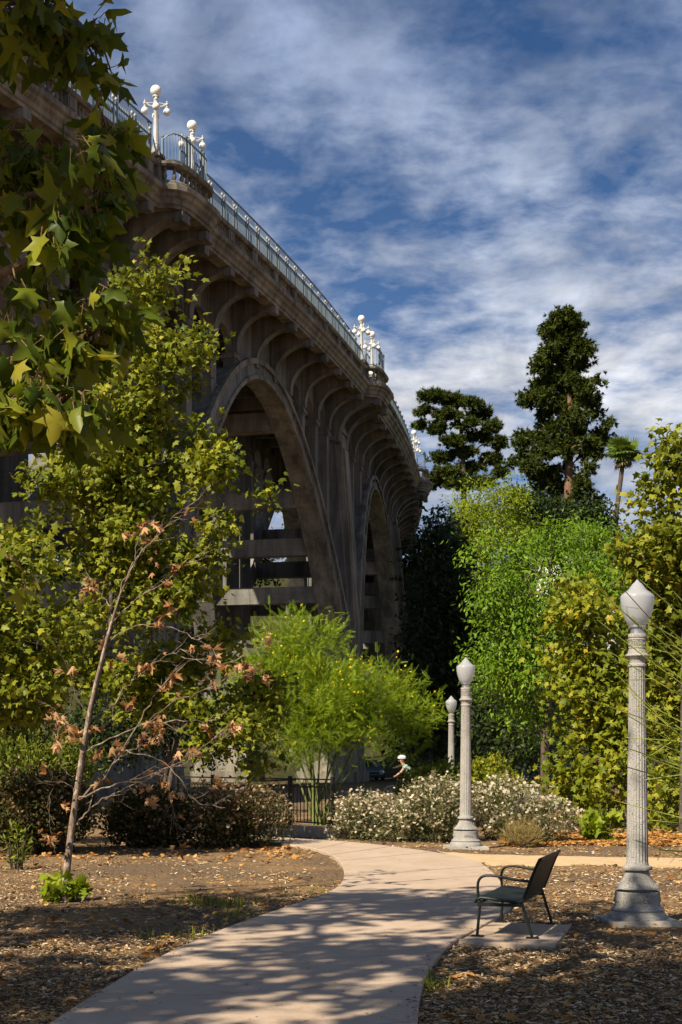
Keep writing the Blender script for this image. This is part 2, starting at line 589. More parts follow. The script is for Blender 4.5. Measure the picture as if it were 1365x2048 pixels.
def limb_mesh(name, pos, par, rad, mat, n=5, trunk_r=None):
    V = []; F = []
    P = np.array(pos)
    for i in range(1, len(P)):
        j = par[i]
        a, b = P[j], P[i]
        t = b - a
        L = np.linalg.norm(t)
        if L < 1e-5: continue
        t /= L
        ref = np.array([1.0, 0, 0]) if abs(t[0]) < 0.8 else np.array([0, 1.0, 0])
        u = np.cross(t, ref); u /= np.linalg.norm(u)
        v = np.cross(t, u)
        ra, rb = rad[j], rad[i]
        if ra > rb * 1.6: ra = rb * 1.25
        if trunk_r is not None and i < len(trunk_r):
            ra, rb = trunk_r[j], trunk_r[i]
        m = n + 5 if rb > 0.05 else n
        w = np.arange(m) * 2 * math.pi / m
        ring = np.cos(w)[:, None] * u + np.sin(w)[:, None] * v
        o = len(V)
        V.extend((a - t * ra * 0.3 + ring * ra).tolist()); V.extend((b + t * rb * 0.3 + ring * rb).tolist())
        for k in range(m):
            k2 = (k + 1) % m
            F.append((o + k, o + k2, o + m + k2, o + m + k))
    me = np_mesh(name, np.array(V), np.array(F), mat, smooth=True)
    return me
def make_tree(name, label, cat, trunk, blobs, n, per, spread, size, tmpl, lmat, bmat, seed=0, shell=0.45,
              limbs=120, trunk_r=None, rtip=0.012, rmax=0.3, droop=0.25, up=0.6, flat=1.0, group=None, crown_name='crown',
              out_bias=0.6, steps=3, sag=0.12, minz=None, parts=0, sizevar=0.3, updir=None, jitter_clumps=True, leaf_name='leaf', lumps=None):
    base = Vector(trunk[0])
    root = empty(name, base, 0, label, cat, group)
    P, O = lumpy(blobs, n, seed, lumps[0], lumps[1]) if lumps else clumps(blobs, n, seed, shell, minz)
    k = min(limbs, n)
    pos, par, rad = skeleton(trunk, P[:k], seed, steps, sag, rtip, rmax)
    b = np.array(base)
    if trunk_r is None:
        trunk_r = list(np.linspace(rmax, max(rmax * 0.35, rtip), len(trunk)))
    me = limb_mesh('trunk', [p - b for p in pos], par, rad, bmat, trunk_r=trunk_r)
    put('trunk', me, root, base)
    # thin the clump sizes unevenly so that the crown has dense and open places
    pos_, rot, s, tint = leaf_cloud(P, O, per, spread, size, tmpl, seed, droop, out_bias, up, flat, sizevar, updir=updir)
    if jitter_clumps:
        r = np.random.default_rng(seed + 9)
        keep = r.random(len(pos_)) < np.repeat(r.uniform(0.45, 1.0, n), per)
        pos_, rot, s, tint = pos_[keep], rot[keep], s[keep], tint[keep]
    tv, tf = tmpl
    if parts:
        # the leaves nearest to the camera are single objects
        dist = np.linalg.norm(pos_ - np.array([0, 0, EYE]), axis=1)
        order = np.argsort(dist)
        near = order[:parts]; rest = order[parts:]
        meshes = []
        for q in np.linspace(0.05, 0.95, 8):
            meshes.append(np_mesh(leaf_name, tv, tf, lmat, np.full(len(tf), q)))
        for i in near:
            o = bpy.data.objects.new(leaf_name, meshes[int(tint[i] * 7.99)])
            col.objects.link(o)
            o.parent = root
            M = Matrix(rot[i].tolist()).to_4x4()
            o.matrix_basis = Matrix.Translation(Vector((pos_[i] - b).tolist())) @ M @ Matrix.Scale(float(s[i]), 4)
        pos_, rot, s, tint = pos_[rest], rot[rest], s[rest], tint[rest]
        crown_name = 'foliage'
    V, F, T = scatter(tv, tf, pos_ - b, rot, s, tint)
    c = put(crown_name, np_mesh(crown_name, V, F, lmat, T), root, base)
    if parts: c['kind'] = 'stuff'
    return root, P, O

# ================================================================== SETTING: ground, hillside, path
def m_ground():
    m, t = nodes_of('mulch_and_soil')
    p = wpos(t)
    big = noise(t, p, 0.45, 5, 0.6, 0.4)
    soil = ramp(t, noise(t, p, 5, 8, 0.72), [(0.30, (0.20, 0.115, 0.05)), (0.70, (0.46, 0.295, 0.145))])
    mul = ramp(t, noise(t, p, 26, 8, 0.78, 0.6), [(0.30, (0.035, 0.024, 0.016)), (0.52, (0.19, 0.13, 0.08)), (0.72, (0.42, 0.32, 0.22))])
    c = mixc(t, soil, mul, ramp(t, big, [(0.40, (0.25, 0.25, 0.25)), (0.56, (1, 1, 1))]))
    sx = N(t, 'ShaderNodeSeparateXYZ'); t.links.new(p, sx.inputs[0])
    mr = N(t, 'ShaderNodeMapRange'); mr.inputs['From Min'].default_value = 50; mr.inputs['From Max'].default_value = 100
    t.links.new(sx.outputs['Y'], mr.inputs['Value'])
    scrub = ramp(t, noise(t, p, 0.8, 8, 0.7), [(0.3, (0.02, 0.024, 0.009)), (0.7, (0.065, 0.062, 0.028))])
    c = mixc(t, c, scrub, mr.outputs[0])
    h = noise(t, p, 30, 8, 0.8)
    finish(t, c, 0.95, h, 0.05, 0.9, 0, 0.1)
    return m
M_GROUND = m_ground()
def sheet(name, xs, ys, zf, mat):
    X, Y = np.meshgrid(xs, ys)
    Z = np.vectorize(zf)(X, Y)
    V = np.stack([X, Y, Z], -1).reshape(-1, 3)
    nx, ny = len(xs), len(ys)
    i = np.arange(nx * ny).reshape(ny, nx)
    F = np.stack([i[:-1, :-1], i[:-1, 1:], i[1:, 1:], i[1:, :-1]], -1).reshape(-1, 4)
    return np_mesh(name, V, F, mat, smooth=True)
xs = np.concatenate([np.linspace(-900, -14, 24), np.linspace(-12, 14, 105), np.linspace(16, 900, 24)])
ys = np.concatenate([np.linspace(-300, -2, 12), np.linspace(0, 34, 137), np.linspace(36, 102, 24), np.linspace(104, 178, 38), np.linspace(190, 3000, 18)])
def gz(x, y):
    z = ground_z(x, y)
    if -14 < x < 15 and 5 < y < 34:
        z += 0.018 * math.sin(x * 1.7 + y * 0.9) * math.sin(y * 1.3 - x * 0.6) + 0.010 * math.sin(x * 5.1) * math.sin(y * 4.3)
    return z
g_ob = put('ground', sheet('ground', xs, ys, gz, M_GROUND))
tag(g_ob, kind='structure')

def m_path():
    m, t = nodes_of('path_concrete')
    p = wpos(t)
    a = noise(t, p, 0.9, 7, 0.7, 0.3)
    c = ramp(t, a, [(0.3, (0.39, 0.295, 0.22)), (0.7, (0.49, 0.385, 0.295))])
    f = noise(t, p, 60, 4, 0.7)
    c = mixc(t, c, ramp(t, f, [(0.3, (0.86, 0.86, 0.86)), (0.7, (1.08, 1.08, 1.08))]), 1.0, 'MULTIPLY')
    s = noise(t, p, 3.0, 8, 0.75, 0.5)
    c = mixc(t, c, ramp(t, s, [(0.52, (1, 1, 1)), (0.70, (0.76, 0.73, 0.70))]), 1.0, 'MULTIPLY')
    finish(t, c, 0.88, f, 0.003, 0.5, 0, 0.2)
    return m
M_PATH = m_path()
Ledge = [(115, 2048), (205, 1990), (300, 1932), (440, 1868), (520, 1840), (600, 1812), (650, 1796), (680, 1778), (691, 1757), (686, 1735), (668, 1716), (636, 1703), (600, 1697), (560, 1692), (500, 1686)]
Redge = [(835, 2048), (840, 2005), (850, 1965), (868, 1932), (893, 1903), (925, 1882), (975, 1856), (1031, 1818), (1012, 1782), (985, 1747), (950, 1724), (870, 1709), (780, 1697), (710, 1689), (640, 1685), (570, 1680), (500, 1674)]
Lw = [Vector((-2.35, 1.0, 0)), Vector((-2.1, 5.0, 0))] + [GP(*p) for p in Ledge]
Rw = [Vector((-0.15, 1.0, 0)), Vector((0.25, 5.0, 0))] + [GP(*p) for p in Redge]
def resample(pts, fr):
    ds = [0]
    for a, b in zip(pts, pts[1:]): ds.append(ds[-1] + (b - a).length)
    T = ds[-1]
    outp = []
    for f in fr:
        q = f * T
        for i in range(len(ds) - 1):
            if q <= ds[i + 1] + 1e-9:
                k = (q - ds[i]) / max(ds[i + 1] - ds[i], 1e-9)
                outp.append(pts[i].lerp(pts[i + 1], k)); break
    return outp
def smooth_line(pts, it=2):
    for _ in range(it):
        q = [pts[0]]
        for a, b in zip(pts, pts[1:]):
            q += [a.lerp(b, 0.25), a.lerp(b, 0.75)]
        q.append(pts[-1]); pts = q
    return pts
Lw = smooth_line(Lw); Rw = smooth_line(Rw)
NS = 19; SUB = 6
fr = [i / (NS * SUB) for i in range(NS * SUB + 1)]
LS, RS = resample(Lw, fr), resample(Rw, fr)
path_root = empty('path', (0, 9, 0)); tag(path_root, kind='structure')
PATH_Z = 0.05
for k in range(NS):
    mb = MB()
    ids = list(range(k * SUB, k * SUB + SUB + 1))
    l = [LS[i].copy() for i in ids]; r = [RS[i].copy() for i in ids]
    # 6 mm tooled joint at both ends
    for a in (l, r):
        a[0] = a[0].lerp(a[1], 0.045); a[-1] = a[-1].lerp(a[-2], 0.045)
    n = len(ids)
    dz = random.uniform(-0.002, 0.002)
    prof = []
    for i in range(n):
        a, b = l[i], r[i]
        e = (b - a).normalized() * 0.012
        prof += [(a.x, a.y, -0.08), (a.x, a.y, PATH_Z - 0.012 + dz), (a.x + e.x, a.y + e.y, PATH_Z + dz),
                 (b.x - e.x, b.y - e.y, PATH_Z + dz), (b.x, b.y, PATH_Z - 0.012 + dz), (b.x, b.y, -0.08)]
    F = []
    for i in range(n - 1):
        for j in range(5):
            F.append((i * 6 + j, i * 6 + j + 1, (i + 1) * 6 + j + 1, (i + 1) * 6 + j))
    F.append(tuple(range(6))); F.append(tuple(range((n - 1) * 6, n * 6)))
    mb.add(prof, F)
    mb.put('slab', M_PATH, path_root)
path_poly = [(p.x, p.y) for p in LS] + [(p.x, p.y) for p in reversed(RS)]

# sandy side path crossing to the right
def m_sand():
    m, t = nodes_of('decomposed_granite')
    p = wpos(t)
    c = ramp(t, noise(t, p, 4, 8, 0.75), [(0.3, (0.44, 0.31, 0.17)), (0.7, (0.60, 0.45, 0.27))])
    f = noise(t, p, 70, 3, 0.7)
    c = mixc(t, c, ramp(t, f, [(0.3, (0.8, 0.8, 0.8)), (0.7, (1.1, 1.1, 1.1))]), 1.0, 'MULTIPLY')
    finish(t, c, 0.95, f, 0.01, 0.5, 0, 0.1)
    return m
M_SAND = m_sand()
top = [GP(*p) for p in [(875, 1707), (960, 1712), (1060, 1715), (1180, 1717), (1300, 1719), (1420, 1721), (1900, 1724)]]
bot = [GP(*p) for p in [(955, 1728), (1000, 1732), (1080, 1733), (1180, 1733), (1300, 1735), (1420, 1738), (1900, 1742)]]
mb = MB()
V = [(a.x, a.y + random.uniform(-.1, .1), 0.035) for a in smooth_line(top)] + [(a.x, a.y + random.uniform(-.1, .1), 0.035) for a in smooth_line(bot)]
h_ = len(V) // 2
mb.add(V, [(i, i + 1, h_ + i + 1, h_ + i) for i in range(h_ - 1)])
# thin skirt so the sheet meets the soil
mb.add([(v[0], v[1], 0.035) for v in V] + [(v[0], v[1], -0.05) for v in V],
       [(i, i + 1, 2 * h_ + i + 1, 2 * h_ + i) for i in range(h_ - 1)] + [(h_ + i, h_ + i + 1, 3 * h_ + i + 1, 3 * h_ + i) for i in range(h_ - 1)])
tag(mb.put('side_path', M_SAND), kind='structure')
side_poly = [(v[0], v[1]) for v in V[:h_]] + [(v[0], v[1]) for v in reversed(V[h_:])]

# concrete pad under the bench
pad_c = [GP(918, 1891), GP(1108, 1903), GP(1143, 1858), GP(985, 1852)]
mb = MB()
mb.add([(p.x, p.y, -0.1) for p in pad_c] + [(p.x, p.y, 0.042) for p in pad_c] , [(3, 2, 1, 0), (4, 5, 6, 7), (0, 1, 5, 4), (1, 2, 6, 5), (2, 3, 7, 6), (3, 0, 4, 7)])
tag(mb.put('bench_pad', M_PATH), kind='structure')
pad_poly = [(p.x, p.y) for p in pad_c]

# ================================================================== THE BRIDGE
BR, TH0 = 252.0, R_(19.5)
BP0 = Vector((-7.13, 61.1, 0))
BC = BP0 - Vector((math.cos(TH0), -math.sin(TH0), 0)) * BR
BAY = 32.4
WID = 11.6                                   # parapet line to parapet line
def BP(s, u, z):
    th = TH0 - s / BR
    return Vector((BC.x + (BR + u) * math.cos(th), BC.y - (BR + u) * math.sin(th), z))
def brot(s):
    th = TH0 - s / BR
    return math.atan2(-math.cos(th), -math.sin(th))
def LBm(v):
    """(s, u, z) near s = 0 -> local frame (x backwards along the bridge, y outwards)"""
    s, u, z = v
    f = s / BR
    return (-(BR + u) * math.sin(f), (BR + u) * math.cos(f) - BR, z)
class BMB(MB):
    """mesh built in (s, u, z) and bent to the bridge's curve"""
    def mirror(self):
        self.v = [(s, -WID - u, z) for s, u, z in self.v]; return self
    def bmesh(self, name, mat, smooth=False):
        m = MB(); m.v = [LBm(v) for v in self.v]; m.f = self.f
        return m.mesh(name, mat, smooth)
    def sweep(self, sec, s0, s1, step=1.6):
        n = max(1, int(round((s1 - s0) / step)))
        k = len(sec)
        V = []; F = []
        for i in range(n + 1):
            s = s0 + (s1 - s0) * i / n
            V += [(s, u, z) for u, z in sec]
        for i in range(n):
            for j in range(k):
                j2 = (j + 1) % k
                F.append((i * k + j, i * k + j2, (i + 1) * k + j2, (i + 1) * k + j))
        F.append(tuple(range(k))); F.append(tuple(range(n * k, n * k + k)))
        return self.add(V, F)
    def outline(self, line, sec, cap=True):
        """sweep section (offset, z) along an open line of (s, u)"""
        n = len(line); k = len(sec)
        V = []; F = []
        for i in range(n):
            a = Vector(line[max(i - 1, 0)]); b = Vector(line[min(i + 1, n - 1)])
            t = (b - a).normalized()
            nr = Vector((-t.y, t.x))
            V += [(line[i][0] + nr.x * o, line[i][1] + nr.y * o, z) for o, z in sec]
        for i in range(n - 1):
            for j in range(k):
                j2 = (j + 1) % k
                F.append((i * k + j, i * k + j2, (i + 1) * k + j2, (i + 1) * k + j))
        F.append(tuple(range(k))); F.append(tuple(range((n - 1) * k, n * k)))
        return self.add(V, F)

bridge = empty('arch_bridge', BP(16.2, -5.8, 0), 0, 'tall curved concrete arch bridge with open spandrels and bracketed deck', 'bridge')
def bput(name, me, s, parent=None):
    return put(name, me, parent or bridge, BP(s, 0, 0), brot(s))
HB = BAY / 2
z_ext = lambda ds: 22.9 - 0.058 * ds * ds
z_int = lambda ds: 21.9 - 0.071 * ds * ds
u_out = lambda z: -2.0 + 0.08 * (22.9 - z)
BRK = [-13.5 + 3 * i for i in range(10)]      # bracket places relative to mid-bay
SIDES = (0, 1)
BAYS = list(range(-2, 4))
zt = 24.9

# --- shared meshes for one bay, in the frame of the middle of the bay
def rib_mesh():
    b = BMB()
    n = 44; V = []; F = []
    for i in range(n + 1):
        ds = -HB + 0.02 + (BAY - 0.04) * i / n
        ze, zi = z_ext(ds), z_int(ds)
        wid = 1.15 + 0.025 * (22.9 - ze)
        V += [(ds, u_out(ze), ze), (ds, u_out(ze) - wid, ze), (ds, u_out(zi) - wid, zi), (ds, u_out(zi), zi)]
    for i in range(n):
        for j in range(4):
            j2 = (j + 1) % 4
            F.append((4 * i + j, 4 * i + j2, 4 * i + 4 + j2, 4 * i + 4 + j))
    F += [(0, 1, 2, 3), (4 * n, 4 * n + 1, 4 * n + 2, 4 * n + 3)]
    b.add(V, F)
    return b
def rib_band():
    b = BMB()
    for (t0, t1, pr) in ((0.0, 0.22, 0.16), (0.80, 1.0, 0.10)):
        n = 44; V = []; F = []
        for i in range(n + 1):
            ds = -HB + 0.02 + (BAY - 0.04) * i / n
            ze, zi = z_ext(ds), z_int(ds)
            za = ze + (zi - ze) * t0 + (0.06 if t0 == 0 else 0); zb = ze + (zi - ze) * t1
            V += [(ds, u_out(za) + pr, za), (ds, u_out(za) - 0.1, za), (ds, u_out(zb) - 0.1, zb), (ds, u_out(zb) + pr, zb)]
        for i in range(n):
            for j in range(4):
                j2 = (j + 1) % 4
                F.append((4 * i + j, 4 * i + j2, 4 * i + 4 + j2, 4 * i + 4 + j))
        F += [(0, 1, 2, 3), (4 * n, 4 * n + 1, 4 * n + 2, 4 * n + 3)]
        b.add(V, F)
    return b
def both(fn, name, mat, smooth=False):
    return [fn().bmesh(name, mat, smooth), fn().mirror().bmesh(name, mat, smooth)]
ME_RIB = both(rib_mesh, 'arch_rib', M_CONC)
ME_BAND = both(rib_band, 'archivolt', M_CONC_TRIM)
UF = -2.05                                    # face of the spandrel
def bracket():
    b = BMB()
    poly = [(UF - 0.05, zt), (0.18, zt), (0.18, 24.16), (-0.06, 24.16), (-0.06, 24.24)]
    for i in range(1, 11):
        a = math.pi / 2 * (1 - i / 10)
        poly.append((-0.06 - 1.78 * (1 - math.sin(a)) if False else -0.06 - 1.78 * math.cos(a), 22.6 + 1.64 * math.sin(a)))
    poly += [(-1.84, 22.35), (UF - 0.05, 22.2)]
    b.extrude([(u, z) for u, z in poly], 0, -0.2, 0.2)
    # rim along the lower edge, proud on both sides
    rim = poly[3:-1]
    for (u0, z0), (u1, z1) in zip(rim, rim[1:]):
        b.add([(-0.25, u0, z0 - .015), (0.25, u0, z0 - .015), (0.25, u1, z1 - .015), (-0.25, u1, z1 - .015),
               (-0.25, u0 - .02, z0 + .10), (0.25, u0 - .02, z0 + .10), (0.25, u1 - .09, z1 + .06), (-0.25, u1 - .09, z1 + .06)],
              [(0, 1, 2, 3), (7, 6, 5, 4), (0, 4, 5, 1), (2, 6, 7, 3), (0, 3, 7, 4), (1, 5, 6, 2)])
    b.box(-0.25, 0.25, -0.10, 0.26, 24.12, 24.48)
    return b
ME_BRK = both(bracket, 'bracket', M_CONC)
def pilaster():
    b = BMB()
    b.box(-0.30, 0.30, UF - 0.45, UF + 0.10, 22.28, zt)
    return b
ME_PIL = both(pilaster, 'pilaster', M_CONC)
def column(ds):
    def f():
        b = BMB()
        zb = z_ext(abs(ds) + 0.42) - 0.4
        b.box(-0.33, 0.33, UF - 0.50, UF + 0.06, zb, 21.86)
        b.box(-0.38, 0.38, UF - 0.55, UF + 0.11, 21.86, 21.98)
        b.box(-0.45, 0.45, UF - 0.62, UF + 0.18, 21.98, 22.14)
        b.box(-0.40, 0.40, UF - 0.57, UF + 0.13, 22.14, 22.28)
        return b
    return f
OPEN = [i for i in range(10) if not 4 <= i <= 5]   # columns that stand free
ME_COL = {i: both(column(BRK[i]), 'spandrel_column', M_CONC) for i in OPEN}
def span_arch(half):
    def f():
        b = BMB()
        r = half - 0.36
        poly = [(-half, zt), (half, zt), (half, 22.29)]
        for i in range(0, 13):
            a = math.pi * i / 12
            poly.append((r * math.cos(a), 22.29 + min(r, 1.25) * math.sin(a)))
        poly += [(-half, 22.29)]
        n = len(poly)
        V = [(s, UF - 0.05, z) for s, z in poly] + [(s, UF - 0.4, z) for s, z in poly]
        F = [(i, (i + 1) % n, (i + 1) % n + n, i + n) for i in range(n)]
        # faces as strips from the arch to the top edge
        for off in (0, n):
            arc = list(range(3, 16))
            F.append((off + 2, off + 1, off + arc[0])) 
            F.append((off + n - 1, off + arc[-1], off + 0))
            for a0, a1 in zip(arc[:6], arc[1:7]): F.append((off + 1, off + a0, off + a1))
            F.append((off + 1, off + arc[6], off + 0))
            for a0, a1 in zip(arc[6:-1], arc[7:]): F.append((off + 0, off + a0, off + a1))
        return b.add(V, F)
    return f
ME_SPA = both(span_arch(1.5), 'spandrel_arch', M_CONC)
ME_SPA_END = both(span_arch(0.85), 'spandrel_arch', M_CONC)
def crown_wall():
    b = BMB()
    n = 12; V = []; F = []
    for i in range(n + 1):
        ds = -4.5 + 9 * i / n
        zb = z_ext(ds) - 0.15
        V += [(ds, UF - 0.05, zt), (ds, UF - 0.05, zb), (ds, UF - 0.55, zb), (ds, UF - 0.55, zt)]
    for i in range(n):
        for j in range(4):
            j2 = (j + 1) % 4
            F.append((4 * i + j, 4 * i + j2, 4 * i + 4 + j2, 4 * i + 4 + j))
    F += [(0, 1, 2, 3), (4 * n, 4 * n + 1, 4 * n + 2, 4 * n + 3)]
    return b.add(V, F)
ME_CW = both(crown_wall, 'spandrel_wall', M_CONC)
def deck():
    b = BMB()
    return b.sweep([(0.28, zt + 0.004), (0.28, 25.42), (-WID - 0.28, 25.42), (-WID - 0.28, zt + 0.004)], -HB, HB)
ME_DECK = deck().bmesh('deck', M_CONC)
CORN = [(-0.40, 24.50), (0.20, 24.50), (0.22, 24.62), (0.30, 24.66), (0.32, 24.84), (0.44, 24.94), (0.47, 25.06), (0.60, 25.14), (0.62, 25.34), (0.44, 25.40), (0.42, 25.47), (-0.40, 25.47)]
S_STR0, S_STR1 = -HB + 1.9, HB - 1.9
def cornice():
    return BMB().sweep(CORN, S_STR0, S_STR1)
ME_CORN = both(cornice, 'cornice', M_CONC_TRIM)
PBASE = [(-0.22, 25.44), (0.26, 25.44), (0.26, 25.60), (0.20, 25.66), (-0.22, 25.66)]
COPE = [(-0.24, 26.24), (0.24, 26.24), (0.30, 26.32), (0.30, 26.42), (0.22, 26.46), (-0.22, 26.46), (-0.30, 26.42)]
ME_PB = both(lambda: BMB().sweep(PBASE, S_STR0, S_STR1), 'parapet_base', M_CONC_TRIM)
ME_COPE = both(lambda: BMB().sweep(COPE, S_STR0, S_STR1), 'coping', M_CONC_TRIM)
def pedestal():
    b = BMB()
    b.box(-0.32, 0.32, -0.20, 0.21, 25.66, 26.24)
    b.box(-0.22, 0.22, 0.18, 0.24, 25.75, 26.16)
    return b
ME_PED = both(pedestal, 'parapet_pedestal', M_CONC_TRIM)
def baluster_mesh():
    b = MB()
    b.lathe([(0.085, 25.64), (0.085, 25.70), (0.05, 25.73), (0.095, 25.86), (0.10, 25.92), (0.06, 26.04), (0.045, 26.12), (0.075, 26.16), (0.085, 26.18), (0.085, 26.26)], 10)
    return b.mesh('baluster', M_CONC_TRIM, True)
ME_BAL = baluster_mesh()
def floor_beam():
    return BMB().box(-0.22, 0.22, -WID - UF + 0.42, UF - 0.42, 23.9, zt)
ME_FB = floor_beam().bmesh('floor_beam', M_CONC)
STRUTS = [-14.6, -12.8, -11.0, -9.0, -4.8, 4.8, 9.0, 11.0, 12.8, 14.6]
def strut(ds):
    zc = (z_ext(ds) + z_int(ds)) / 2
    ui = u_out(zc) - 1.0
    return BMB().box(-0.45, 0.45, -WID - ui, ui, zc - 0.55, zc + 0.5).bmesh('cross_strut', M_CONC)
ME_STRUT = {ds: strut(ds) for ds in STRUTS}
def pier():
    b = BMB()
    # shaft in lifts, tapering upwards
    def lift(hs, f0, f1, z0, z1, ub):
        u0, u1 = min(u_out(z0), -1.0) + f0, min(u_out(z1), -1.0) + f1
        b.add([(-hs, ub, z0), (hs, ub, z0), (hs, u0, z0), (-hs, u0, z0), (-hs, ub, z1), (hs, ub, z1), (hs, u1, z1), (-hs, u1, z1)],
              [(3, 2, 1, 0), (4, 5, 6, 7), (0, 1, 5, 4), (1, 2, 6, 5), (2, 3, 7, 6), (3, 0, 4, 7)])
    lift(1.30, 0.05, 0.05, 1.5, 10.4, -3.4)
    lift(1.30, 0.05, 0.05, 10.4, 22.3, -3.4)
    lift(1.42, 0.05, -0.05, 22.3, zt, -3.4)
    lift(1.52, 0.18, 0.18, 21.95, 22.25, -3.5)
    return b
def pier_pilaster():
    b = BMB()
    def lift(h0, f0, z0, z1):
        u0, u1 = min(u_out(z0), -1.0) + f0, min(u_out(z1), -1.0) + f0
        b.add([(-h0, u0 - 0.6, z0), (h0, u0 - 0.6, z0), (h0, u0, z0), (-h0, u0, z0), (-h0, u1 - 0.6, z1), (h0, u1 - 0.6, z1), (h0, u1, z1), (-h0, u1, z1)],
              [(3, 2, 1, 0), (4, 5, 6, 7), (0, 1, 5, 4), (1, 2, 6, 5), (2, 3, 7, 6), (3, 0, 4, 7)])
    lift(0.85, 0.40, 1.5, 10.4)
    lift(0.85, 0.40, 10.4, 22.6)
    lift(0.62, 0.52, 2.0, 10.4)
    lift(0.62, 0.52, 10.4, 21.6)
    lift(0.98, 0.52, 22.6, 22.95)
    lift(0.90, 0.44, 22.95, zt)
    return b
def plinth():
    b = BMB()
    b.box(-2.1, 2.1, -4.2, -0.25, -0.3, 0.7)
    b.box(-1.9, 1.9, -4.0, -0.45, 0.7, 2.9, top=(0.25, 0.1))
    return b
ME_PIER = both(pier, 'pier', M_CONC); ME_PP = both(pier_pilaster, 'pier_pilaster', M_CONC_TRIM); ME_PLIN = both(plinth, 'pier_plinth', M_CONC_TRIM)
# --- balcony over each pier
BL = [(-1.78, 0.0), (-1.78, 0.28), (-1.74, 0.50), (-1.62, 0.70), (-1.42, 0.84), (-1.15, 0.92), (-0.8, 0.95), (0.8, 0.95), (1.15, 0.92), (1.42, 0.84), (1.62, 0.70), (1.74, 0.50), (1.78, 0.28), (1.78, 0.0)]
BLF = [(s * 1.08, u) for s, u in BL]
def balcony():
    b = BMB()
    sec = [(o if o > -0.1 else -0.3, z) for o, z in CORN]
    line = [(-1.9, -0.3)] + [(-1.9, 0.0)] + BL[1:-1] + [(1.9, 0.0), (1.9, -0.3)]
    b.outline(line, [(-0.25, 24.50)] + CORN[1:-1] + [(-0.25, 25.47)])
    pl = [(-1.88, -0.42)] + [(s * 0.93, u - 0.1) for s, u in BL] + [(1.88, -0.42)]
    b.extrude(pl, 2, 24.56, 25.44)
    return b
ME_BALC = both(balcony, 'balcony', M_CONC_TRIM)
ME_BPB = both(lambda: BMB().outline(BL, PBASE), 'balcony_base', M_CONC_TRIM)
ME_BCO = both(lambda: BMB().outline(BL, COPE), 'balcony_coping', M_CONC_TRIM)
def balc_bracket():
    b = BMB()
    poly = [(UF, zt), (1.05, zt), (1.05, 24.10), (0.75, 24.10), (0.75, 24.22)]
    for i in range(1, 11):
        a = math.pi / 2 * (1 - i / 10)
        poly.append((0.75 - 2.3 * math.cos(a), 22.2 + 2.02 * math.sin(a)))
    poly += [(-1.55, 21.9), (UF, 21.8)]
    b.extrude(poly, 0, -0.3, 0.3)
    b.box(-0.36, 0.36, 0.72, 1.10, 24.06, 24.44)
    rim = poly[3:-1]
    for (u0, z0), (u1, z1) in zip(rim, rim[1:]):
        b.add([(-0.36, u0, z0 - .015), (0.36, u0, z0 - .015), (0.36, u1, z1 - .015), (-0.36, u1, z1 - .015),
               (-0.36, u0 - .02, z0 + .10), (0.36, u0 - .02, z0 + .10), (0.36, u1 - .09, z1 + .06), (-0.36, u1 - .09, z1 + .06)],
              [(0, 1, 2, 3), (7, 6, 5, 4), (0, 4, 5, 1), (2, 6, 7, 3), (0, 3, 7, 4), (1, 5, 6, 2)])
    return b
ME_BBR = both(balc_bracket, 'balcony_bracket', M_CONC)
def lamp_pedestal():
    b = BMB()
    b.box(-0.34, 0.34, -0.34, 0.30, 25.44, 26.62)
    b.box(-0.40, 0.40, -0.40, 0.36, 25.44, 25.70)
    b.box(-0.42, 0.42, -0.42, 0.38, 26.62, 26.74)
    b.box(-0.37, 0.37, -0.37, 0.33, 26.74, 26.86, top=(0.08, 0.08))
    return b
ME_LPED = both(lamp_pedestal, 'lamp_pedestal', M_CONC_TRIM)

for k in BAYS:
    sm = k * BAY + HB
    vis = -1 <= k <= 2
    bput('deck', ME_DECK, sm)
    for sd in SIDES:
        bput('arch_rib', ME_RIB[sd], sm)
        bput('archivolt', ME_BAND[sd], sm)
        bput('spandrel_wall', ME_CW[sd], sm)
        bput('cornice', ME_CORN[sd], sm)
        bput('parapet_base', ME_PB[sd], sm)
        bput('coping', ME_COPE[sd], sm)
        for i, ds in enumerate(BRK):
            bput('bracket', ME_BRK[sd], sm + ds)
            bput('pilaster', ME_PIL[sd], sm + ds)
            if i in ME_COL: bput('spandrel_column', ME_COL[i][sd], sm + ds)
            if i < 9 and not (BRK[i] >= -4.6 and BRK[i] < 4.4):
                bput('spandrel_arch', ME_SPA[sd], sm + ds + 1.5)
        for e in (-1, 1):
            bput('spandrel_arch', ME_SPA_END[sd], sm + e * (13.5 + 0.85))
    for ds in BRK: bput('floor_beam', ME_FB, sm + ds)
    for ds in STRUTS: bput('cross_strut', ME_STRUT[ds], sm + ds)
    s0 = k * BAY
    for sd in SIDES:
        bput('pier', ME_PIER[sd], s0); bput('pier_pilaster', ME_PP[sd], s0); bput('pier_plinth', ME_PLIN[sd], s0)
        bput('balcony', ME_BALC[sd], s0); bput('balcony_base', ME_BPB[sd], s0); bput('balcony_coping', ME_BCO[sd], s0)
        for e in (-1.15, 1.15): bput('balcony_bracket', ME_BBR[sd], s0 + e)
        for e in (-1.75, 1.75): bput('lamp_pedestal', ME_LPED[sd], s0 + e)
    if vis:
        for ds in BRK + [-15.0 + 0.9, ]:
            pass
        for ds in BRK: bput('parapet_pedestal', ME_PED[0], sm + ds)
